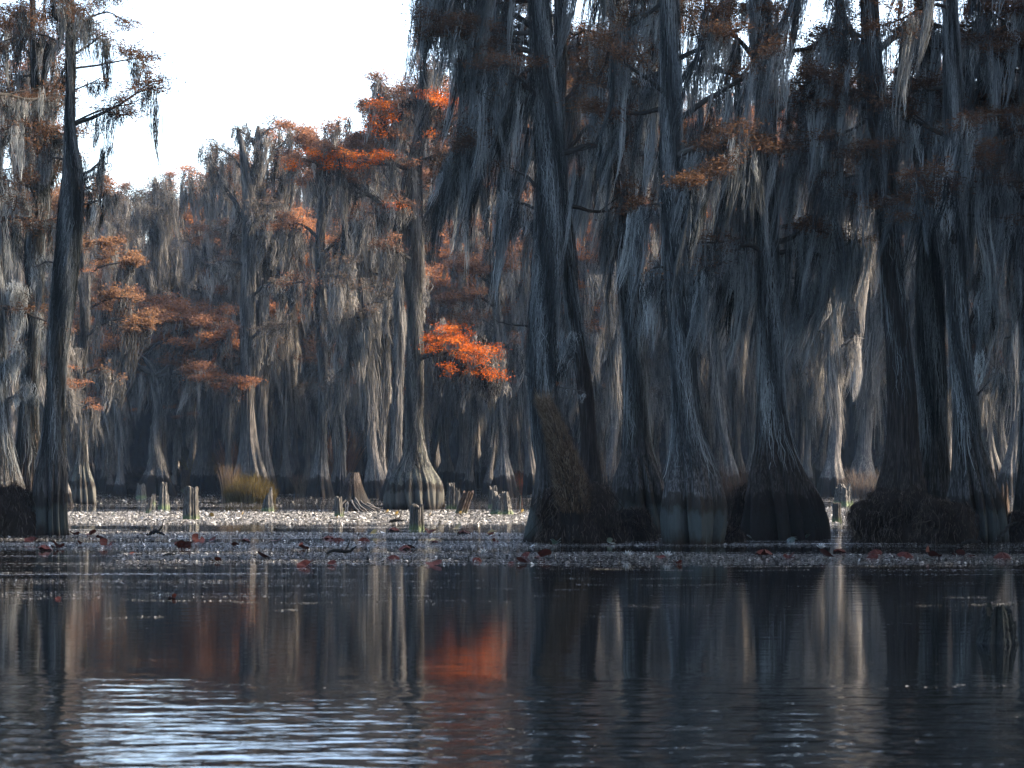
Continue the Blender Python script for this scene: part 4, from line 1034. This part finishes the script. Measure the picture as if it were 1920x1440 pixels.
def fern_stump():
    d = dist(1018) - 0.6; rng = np.random.default_rng(4)
    b = at(1060, 1000, d); b[2] = 0
    root = thing('fern_stump', 'leaning broken trunk smothered in rusty dead fern fronds', 'stump', tuple(b))
    rows = px_rows([(1078, 960, 64), (1068, 900, 56), (1052, 840, 44), (1036, 790, 34), (1020, 752, 22)], d)
    rows = sorted(rows, key=lambda r: r[2]); rows = [(r[0], r[1], r[2] if i else 0.3, r[3]) for i, r in enumerate(rows)]
    T = Trunk(rows, 3, flutes=6, depth=.1); mb = MB(); T.mesh(mb, 32, z0=0.3)
    mb.build('trunk', M['bark_brown'], root, b, True)
    n = 5200; fb = MB(); K = 5; t = np.linspace(0, 1, K)
    z0 = rng.uniform(.6, T.P[-1, 2], n); a = rng.uniform(0, 6.28, n)
    L = rng.uniform(.12, .45, n)
    z = z0[:, None] + L[:, None] * (t[None] * 0.8 - t[None] ** 2 * rng.uniform(-0.1, 1.0, n)[:, None])
    zc = np.clip(z, .3, T.P[-1, 2]); c = T.centre(zc.ravel()).reshape(n, K, 3); r = T.rad(zc.ravel()).reshape(n, K)
    o = r + .01 + L[:, None] * .35 * t[None] ** 1.3
    P = np.stack([c[..., 0] + o * np.cos(a)[:, None], c[..., 1] + o * np.sin(a)[:, None], z], 2) + rng.normal(0, .006, (n, K, 3))
    S = np.stack([-np.sin(a), np.cos(a), 0 * a], 1)
    fb.ribbons(P, .012 * rng.uniform(.5, 1.5, n)[:, None] * np.array([.8, 1, 1, .7, .2])[None], S, np.clip(.35 + .4 * (z0 - .6) / 3 + rng.normal(0, .25, n), 0, 1))
    fb.build('dead_fronds', M['fern'], root, b)


fern_stump()


def stump(label, px, by, w, h, seed, mat='stump', lean=0.0, taper=0.85, point=None, jag=0.3, group=None, name='cypress_stump', nth=40):
    d = dist(by); s = d / F_PX; b = at(px, by, d); b[2] = 0; rng = np.random.default_rng(seed)
    r = w * s / 2; H = h * s
    th = np.arange(nth) / nth * 2 * np.pi; zs = np.linspace(-.15, 1, 16)
    ridg = 1 + .09 * np.sin(7 * th + rng.uniform(0, 6)) + .06 * np.sin(11 * th + rng.uniform(0, 6)) + .05 * rng.normal(0, 1, nth)
    top = 1 - jag * (0.5 + .5 * np.sin(3 * th + rng.uniform(0, 6))) * rng.uniform(.3, 1, nth) - jag * .3 * rng.random(nth)
    if point is not None: top = 1 - 0.55 * (0.5 - .5 * np.cos(th - point)) - .08 * rng.random(nth)
    mb = MB(); V = []
    for z in zs:
        zz = np.where(z < 0, z * .3, z * H * top)
        k = (1 + .12 * (1 - max(z, 0)) ** 3) * (1 - (1 - taper) * max(z, 0)) * r * ridg * (1 + .03 * rng.normal(0, 1, nth))
        V.append(np.stack([k * np.cos(th) + lean * zz, k * np.sin(th), zz], 1))
    ztop = V[-1]
    for f, dz in ((.72, -.02), (.55, -.14), (.1, -.2)):
        c = np.array([lean * H * .8, 0, 0]); q = ztop.copy(); q[:, :2] = c[:2] + (q[:, :2] - c[:2]) * f; q[:, 2] = q[:, 2] + dz * H * 1.2; V.append(q)
    V = np.concatenate(V); K = len(V) // nth
    a = np.arange(K - 1)[:, None] * nth; j = np.arange(nth)[None]
    q = np.stack([a + j, a + (j + 1) % nth, a + nth + (j + 1) % nth, a + nth + j], 2).reshape(-1, 4)
    mb.add(V + b, q, .5)
    return tag(_loc(mb, name, M[mat], b, False), label, 'stump', group)


stump('thin weathered stake left of the two tallest left-hand stumps', 278, 963, 9, 38, 1, point=0.0, lean=.15)
stump('grey stump with a rounded tip, second of the left-hand row', 307, 952, 19, 50, 2, jag=.25, taper=.6)
stump('tallest left-hand stump, flat-topped and lit yellow on its right side', 358, 974, 26, 64, 3, jag=.12, taper=.92)
stump('slanting sharp-pointed pale stump beneath the olive grass dome', 502, 958, 21, 46, 4, point=0.2, lean=.0, taper=.75)
stump('small far stump beside the dark root block', 265, 933, 16, 28, 5, jag=.3)
stump('tiny dark stub behind the left-hand stumps', 288, 945, 7, 20, 15, jag=.2)
stump('slim square stump in the sunlit mat in front of the conical root stump', 636, 969, 15, 40, 6, jag=.15, lean=-.06)
stump('ridged stump standing alone in front of the solitary middle cypress', 781, 993, 25, 50, 7, jag=.22, taper=.95)
stump('tall split stump just right of the bell-shaped base', 846, 953, 18, 52, 8, jag=.35, taper=.7)
stump('narrow stump touching the tall split one', 858, 955, 9, 42, 9, jag=.3)
stump('brown stump leaning to the right near the split stump', 864, 963, 20, 44, 10, mat='stump_brown', lean=.35, taper=1.0, jag=.2)
stump('rear stump of the pair left of the fern stump', 925, 951, 17, 42, 11, jag=.3)
stump('broad hollow stump, front one of the pair left of the fern stump', 940, 965, 38, 45, 12, jag=.3, taper=.75)
stump('thin dark stub sticking out of the water right of the hollow stump', 975, 943, 4, 16, 16, mat='stump_dark', jag=.2)
stump('stump with a glowing yellow right side in the gap right of the cone flare', 1582, 946, 30, 42, 13, jag=.4)
stump('flat-topped grey post in front of the yellow-lit stump', 1569, 978, 15, 36, 14, jag=.08, taper=1.0)
stump('near black mossy stump alone in the open water at lower right', 1872, 1206, 64, 78, 17, mat='stump_dark', jag=.4, taper=.72, nth=64)
stump('small black nub beside the near mossy stump', 1902, 1178, 8, 14, 18, mat='stump_dark', jag=.3)
stump('dark square-topped stump among the far trunks above the olive dome', 520, 912, 22, 60, 19, mat='stump_dark', jag=.15)
stump('dark far stump left of the cypress with the sunlit foot', 1523, 920, 10, 54, 20, mat='stump_dark', jag=.3)
stump('far left stump at the foot of the low orange-crowned cypress', 348, 921, 16, 44, 21, mat='stump_brown', jag=.3)
stump('dark snag at the right edge behind the pale curved root', 1882, 985, 26, 84, 22, mat='stump_brown', jag=.5, taper=.5)


def root_cone():
    d = dist(958); b = at(662, 958, d); b[2] = 0; s = d / F_PX; rng = np.random.default_rng(8)
    root = thing('root_stump', 'conical dead stump spreading gnarled roots, left of the bell-shaped base', 'stump', tuple(b))
    rows = px_rows([(664, 958, 84), (663, 940, 60), (662, 920, 42), (662, 900, 28), (664, 886, 18)], d); rows.sort(key=lambda r: r[2])
    rows[0] = (rows[0][0], rows[0][1], 0, rows[0][3])
    T = Trunk(rows, 6, flutes=8, depth=.1); mb = MB(); T.mesh(mb, 64, flute_top=1.4, ridge=.03); mb.build('snag', M['bark_brown'], root, b, True)
    rb = MB()
    for k in range(16):
        a = rng.uniform(-3.1, .2); L = rng.uniform(.7, 1.3)
        p0 = np.array([.15 * np.cos(a), .15 * np.sin(a), rng.uniform(.3, .7)]); p1 = np.array([L * .5 * np.cos(a), L * .5 * np.sin(a), rng.uniform(.15, .35)]); p2 = np.array([L * np.cos(a + .2), L * np.sin(a + .2), -.02])
        rb.tubes(smooth_path([p0, p1, p2], 10) + rng.normal(0, .012, (10, 3)), np.linspace(.045, .02, 10), 6, rng.uniform(.4, 1))
    rb.build('root', M['twig'], root, smooth=True)


root_cone()


def driftwood(label, pts, r, seed, d=None):
    rng = np.random.default_rng(seed); d = d or dist(pts[0][1] + 4)
    P = smooth_path([at(x, y, d) for x, y in pts], 16); b = P[0].copy(); P[1:-1] += rng.normal(0, .01, (14, 3))
    mb = MB(); mb.tubes(P, np.interp(np.linspace(0, 1, 16), [0, .5, 1], [r * .6, r, r * .35]), 8, .1)
    k = P[9]; mb.tubes(smooth_path([k, k + [.08, .05, .1], k + [.1, .1, .22]], 6), np.linspace(r * .5, r * .15, 6), 5, .1)
    return tag(_loc(mb, 'driftwood', M['twig'], b, True), label, 'driftwood')


driftwood('dark crooked branch floating on the mat with one end raised', [(612, 1038), (630, 1032), (645, 1034), (655, 1033), (668, 1024)], .035, 1)
driftwood('short black branch piece in the sunlit mat left of the ridged stump', [(730, 978), (745, 975), (757, 976)], .05, 2)
driftwood('pale curved root rising from the water at the right edge', [(1868, 1014), (1880, 998), (1893, 986), (1905, 980)], .04, 3, d=47.5)
driftwood('dark low twig pile on the mat right of the leaning tree', [(276, 1004), (292, 996), (308, 1003)], .05, 4)
driftwood('black stick lying across the mat below the left-hand stumps', [(306, 1042), (318, 1038), (328, 1040)], .02, 5)
driftwood('half-sunk knobbly log in front of the fluted right tree', [(1800, 1022), (1815, 1016), (1840, 1017)], .045, 6)


# ---------------------------------------------------------------- lily leaves
def lily(kind, name, mat, cat, label, group=None):
    """curled lily leaf, about 0.2 m"""
    rng = np.random.default_rng(kind); n = 22; rings = 5
    th = np.linspace(0.25, 2 * np.pi - 0.25, n); V = []
    for i in range(rings + 1):
        r = .11 * i / rings * (1 + .05 * np.sin(3 * th + kind))
        x, y = r * np.cos(th), r * np.sin(th)
        if kind % 3 == 0: z = .9 * np.abs(x) ** 1.1 * 1.0 + .02 * np.sin(4 * th) * i / rings       # folded, standing
        elif kind % 3 == 1: z = .055 + .035 * np.cos(th) * i / rings - 4.2 * r ** 2 + .012 * np.sin(5 * th)                            # dome
        else: z = .012 + .10 * (np.maximum(0, np.cos(th - 1)) * (i / rings) ** 2)                           # flat with a raised rim
        V.append(np.stack([x, y, z], 1))
    V = np.concatenate(V); q = []
    for i in range(rings):
        for j in range(n - 1): q.append((i * n + j, i * n + j + 1, (i + 1) * n + j + 1, (i + 1) * n + j))
    mb = MB(); mb.add(V, q, .5 + .2 * np.sin(np.arange(len(V))))
    o = mb.build(name, mat, smooth=True)
    if kind % 3 == 0: o.rotation_euler = (R(35), 0, 0)
    return tag(o, label, cat, group)


red_pts = [(150, 1019), (210, 1016), (200, 1022), (187, 1009), (86, 1030), (108, 1026), (345, 1022), (358, 1018), (373, 1012), (396, 1013), (340, 1027), (438, 1022), (462, 1014), (520, 1013), (568, 1027), (617, 1008), (632, 1014), (683, 1014), (740, 994), (762, 1028), (815, 1016), (806, 998), (920, 1003), (930, 1015), (738, 1046), (575, 1060), (622, 1058), (405, 1051), (812, 1058), (895, 1051), (985, 1042), (1018, 1044), (961, 1056), (980, 1054), (1555, 1044), (1575, 1034), (1640, 1038), (1634, 1046), (1745, 1042), (1796, 1040), (1820, 1042), (322, 1120), (112, 1122), (1432, 1040), (1240, 1045), (1480, 1046), (140, 1002), (170, 1002), (1270, 1056), (870, 1000), (500, 1045), (250, 1036), (60, 1016), (1700, 1044), (1880, 1046)]
rng = np.random.default_rng(31)
protos = [lily(k, 'lily_leaf', M['lily_red'], 'lily leaf', 'rust-red water lily leaf curled up out of the floating mat', 'rust-red lily leaves on the mat') for k in (0, 1, 2)]
for i, (px, by) in enumerate(red_pts):
    k = int(rng.integers(0, 3)); o = protos[i] if i < 3 else protos[k].copy()
    if i >= 3: COL.objects.link(o)
    d = dist(by + 2); p = at(px, by, d); s = rng.uniform(.6, 1.5) * (0.35 if by > 1070 else 1)
    o.location = (p[0], d, .0); o.scale = (s, s, s * rng.uniform(.7, 1.2)); o.rotation_euler = (o.rotation_euler[0] if i < 3 else o.rotation_euler[0], rng.normal(0, .2), rng.uniform(0, 6.28))
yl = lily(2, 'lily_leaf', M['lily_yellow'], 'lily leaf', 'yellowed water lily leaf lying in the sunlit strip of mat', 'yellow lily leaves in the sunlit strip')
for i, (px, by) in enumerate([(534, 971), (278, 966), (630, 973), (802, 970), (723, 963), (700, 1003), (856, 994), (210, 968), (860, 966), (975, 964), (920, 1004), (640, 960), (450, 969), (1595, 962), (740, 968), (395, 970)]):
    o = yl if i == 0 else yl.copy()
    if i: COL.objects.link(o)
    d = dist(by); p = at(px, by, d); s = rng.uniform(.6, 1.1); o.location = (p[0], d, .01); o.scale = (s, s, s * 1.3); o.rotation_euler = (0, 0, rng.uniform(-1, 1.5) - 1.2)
for i, (px, by, s, rz, lab) in enumerate([
    (1042, 1018, 1.0, 0, 'pale green lily leaf standing folded at the left foot of the fern mound'), (1110, 1016, 1.0, 2, 'green lily leaf in front of the fern mound centre'),
    (1145, 1018, .8, 1, 'small green lily leaf at the right foot of the fern mound'), (1410, 1010, 1.1, .5, 'green lily leaf on the heap right of the bulbous foot'),
    (1395, 1004, 1.0, 2.5, 'drooping green lily leaf above the heap right of the bulbous foot'), (1633, 1010, 2.2, 1, 'largest round green lily leaf at the left of the big black mound'),
    (1508, 1010, 1.3, 3, 'green lily leaf at the right foot of the cone-flared cypress'), (1485, 1012, 1.0, 0, 'flat green lily leaf left of the one at the cone flare foot'),
    (1912, 1012, 1.4, 2, 'green lily leaf cut by the right edge'), (1755, 1014, 1.6, .2, 'dark green lily leaf under the narrow mossy trunk')]):
    o = lily(int((0, 1, 2)[i % 3]), 'lily_leaf', M['lily_green'], 'lily leaf', lab)
    d = dist(by + 3); p = at(px, by, d); o.location = (p[0], d, .03); o.scale = (s,) * 3; o.rotation_euler = (R(50) if s > 2 else R(20), 0, rz if s <= 2 else 0)


def flower(label, px, by, seed):
    rng = np.random.default_rng(seed); d = dist(by); p = at(px, by, d); p[2] = .02
    root = thing('water_lily_flower', label, 'flower', tuple(p))
    for ring, (n, t0, L) in enumerate(((8, .5, .13), (7, 1.0, .12))):
        mb = MB()
        for k in range(n):
            a = k / n * 6.283 + ring * .4; o = np.array([math.cos(a), math.sin(a), 0]); s = np.array([-o[1], o[0], 0])
            t = np.linspace(0, 1, 5)
            P = np.array([o * (L * math.cos(t0) * u) + [0, 0, .03 + L * math.sin(t0) * u + .0 * u] for u in t])
            mb.ribbons(P[None], (.035 * np.array([.4, 1, 1.1, .8, .05]))[None], s[None], np.array([.5 + .3 * ring]))
        mb.build('petals', M['petal'], root)


flower('white water lily open on the mat left of the fern mound', 906, 1045, 1)
flower('white water lily right of the first one below the fern mound', 1177, 1049, 2)
flower('white water lily below the cone-flared cypress', 1540, 1034, 3)
flower('pale bud on the mat between the two open lilies', 1251, 1050, 4)


# ---------------------------------------------------------------- floating litter and duckweed
def litter(label, y0, y1, x0, x1, dens, seed, size=.017, tilt=.2, thr=-0.1, stretch=(0.14, 1.5), tint=.5):
    """small floating leaves between photo rows y0..y1 (far..near)"""
    rng = np.random.default_rng(seed); d0, d1 = dist(y1), dist(y0)
    wx0, wx1 = (x0 - 960) / F_PX * d1 if x0 < 960 else (x0 - 960) / F_PX * d0, (x1 - 960) / F_PX * d1
    n = int((wx1 - wx0) * (d1 - d0) * dens)
    x = rng.uniform(wx0, wx1, n); y = rng.uniform(d0, d1, n)
    p = np.stack([x * stretch[0], y * stretch[1], 0 * x], 1)
    e = np.minimum((y - d0), (d1 - y)) / (d1 - d0) * 2
    v = noise3(p, seed, 1.0) + .45 * noise3(p * 5, seed + 1, 1.0) + 1.3 * np.clip(e * 2.5, 0, 1) - .9
    px = 960 + x / y * F_PX
    v += np.clip((px - x0) / 60, -1, 0) + np.clip((x1 - px) / 60, -1, 0)
    k = v + rng.normal(0, .25, n) > thr; x, y = x[k], y[k]; n = len(x)
    s = size * rng.lognormal(-.15, .45, n)
    fl = rng.random(n) < .03                       # a few turned up on edge, sky glint painted in as the palest tint
    tl = np.where(fl, .9, tilt)
    a = rng.uniform(0, 6.28, n); u = np.stack([np.cos(a), np.sin(a), rng.normal(0, 1, n) * tl], 1); u = unit(u)
    w = unit(np.stack([-np.sin(a), np.cos(a), rng.normal(0, 1, n) * tl], 1))
    c = np.stack([x, y, .006 + np.abs(u[:, 2]) * s * .5 + rng.random(n) * .01], 1)
    V = np.stack([c - u * s[:, None], c - w * s[:, None] * .55, c + u * s[:, None], c + w * s[:, None] * .55], 1)
    V[..., 2] = np.maximum(V[..., 2], .002)
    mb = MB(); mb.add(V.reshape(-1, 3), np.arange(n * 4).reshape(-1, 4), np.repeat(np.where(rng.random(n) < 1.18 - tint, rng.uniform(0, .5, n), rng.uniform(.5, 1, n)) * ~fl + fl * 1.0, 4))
    return tag(mb.build('floating_leaves', M['litter']), label, 'floating leaves', None, 'stuff')


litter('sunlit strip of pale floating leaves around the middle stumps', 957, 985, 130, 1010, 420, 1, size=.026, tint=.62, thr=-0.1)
litter('wide mat of floating leaves and debris across the left half', 993, 1037, -20, 1030, 620, 2, tint=.34, thr=.42)
litter('band of floating leaves running under the right stand', 1034, 1061, 250, 1940, 620, 3, tint=.34, thr=0.25)
litter('thin scum line against the feet of the right stand', 1017, 1026, 1040, 1940, 300, 4, tint=.4, thr=.1)
litter('broken streaks of small floating leaves at lower left', 1076, 1138, -20, 700, 900, 5, size=.0055, thr=.72, stretch=(.05, 1.3), tint=.6)
litter('sparse far floating leaves in front of the back forest', 922, 957, 120, 1940, 5, 6, size=.035, thr=.5, tint=.45, stretch=(.1, .5))
def streaks():
    rng = np.random.default_rng(44); mb = MB()
    for by, x0, x1 in ((1069, 1030, 1520), (1062, 1380, 1900), (1084, 1000, 1320), (1079, 1500, 1640), (1092, 60, 420), (1101, 150, 760), (1112, 0, 620), (1118, 280, 900), (1125, 0, 520), (1129, 300, 960), (1104, 620, 1100),
                       (1120, 960, 1060), (1134, 1715, 1910), (1123, 1765, 1850), (1158, 1100, 1200), (1133, 1170, 1210), (1142, 510, 560), (1160, 190, 310), (1075, 0, 500), (1066, 100, 700), (1089, 640, 960), (1096, 1080, 1400)):
        d = dist(by); n = int((x1 - x0) * d / F_PX * 330)
        px = rng.uniform(x0, x1, n) ; keep = np.sin(px * .05 + by) + np.sin(px * .021 + by * 2) + rng.normal(0, .6, n) > -.5; px = px[keep]; n = len(px)
        y = d + rng.normal(0, .07, n) + .25 * np.sin(px * .012 + by); x = (px - 960) / F_PX * y
        s = .0048 * rng.lognormal(-.1, .5, n); a = rng.uniform(0, 6.28, n)
        u = np.stack([np.cos(a), np.sin(a), rng.normal(0, .25, n)], 1); w = np.stack([-np.sin(a), np.cos(a), rng.normal(0, .25, n)], 1)
        c = np.stack([x, y, np.full(n, .006)], 1)
        V = np.stack([c - u * s[:, None], c - w * s[:, None] * .6, c + u * s[:, None], c + w * s[:, None] * .6], 1); V[..., 2] = np.maximum(V[..., 2], .002)
        mb.add(V.reshape(-1, 3), np.arange(n * 4).reshape(-1, 4), np.repeat(rng.uniform(.4, 1, n), 4))
    tag(mb.build('floating_scum', M['litter']), 'thin wind-drawn lines of pale scum on the open water', 'scum', None, 'stuff')


streaks()
litter('patch of floating leaves in the gap right of the cone flare', 948, 1000, 1540, 1640, 200, 7, tint=.6, thr=0.0)

# ---------------------------------------------------------------- air
def haze():
    m, nt, out = new_mat('haze')
    v = node(nt, "VolumePrincipled")
    v.inputs['Color'].default_value = (0.42, 0.66, 1.0, 1)
    v.inputs['Density'].default_value = 0.00007
    v.inputs['Anisotropy'].default_value = 0.2
    nt.links.new(v.outputs[0], out.inputs['Volume'])
    x0, x1, y0, y1, z0, z1 = -1520, 1520, -320, 2520, -1.0, 42
    V = [(x0, y0, z0), (x1, y0, z0), (x1, y1, z0), (x0, y1, z0), (x0, y0, z1), (x1, y0, z1), (x1, y1, z1), (x0, y1, z1)]
    mb = MB(); mb.add(V, [(0, 3, 2, 1), (4, 5, 6, 7), (0, 1, 5, 4), (1, 2, 6, 5), (2, 3, 7, 6), (3, 0, 4, 7)])
    o = mb.build('haze', m)
    tag(o, 'thin blue morning air between the trees', None, None, 'stuff')


haze()
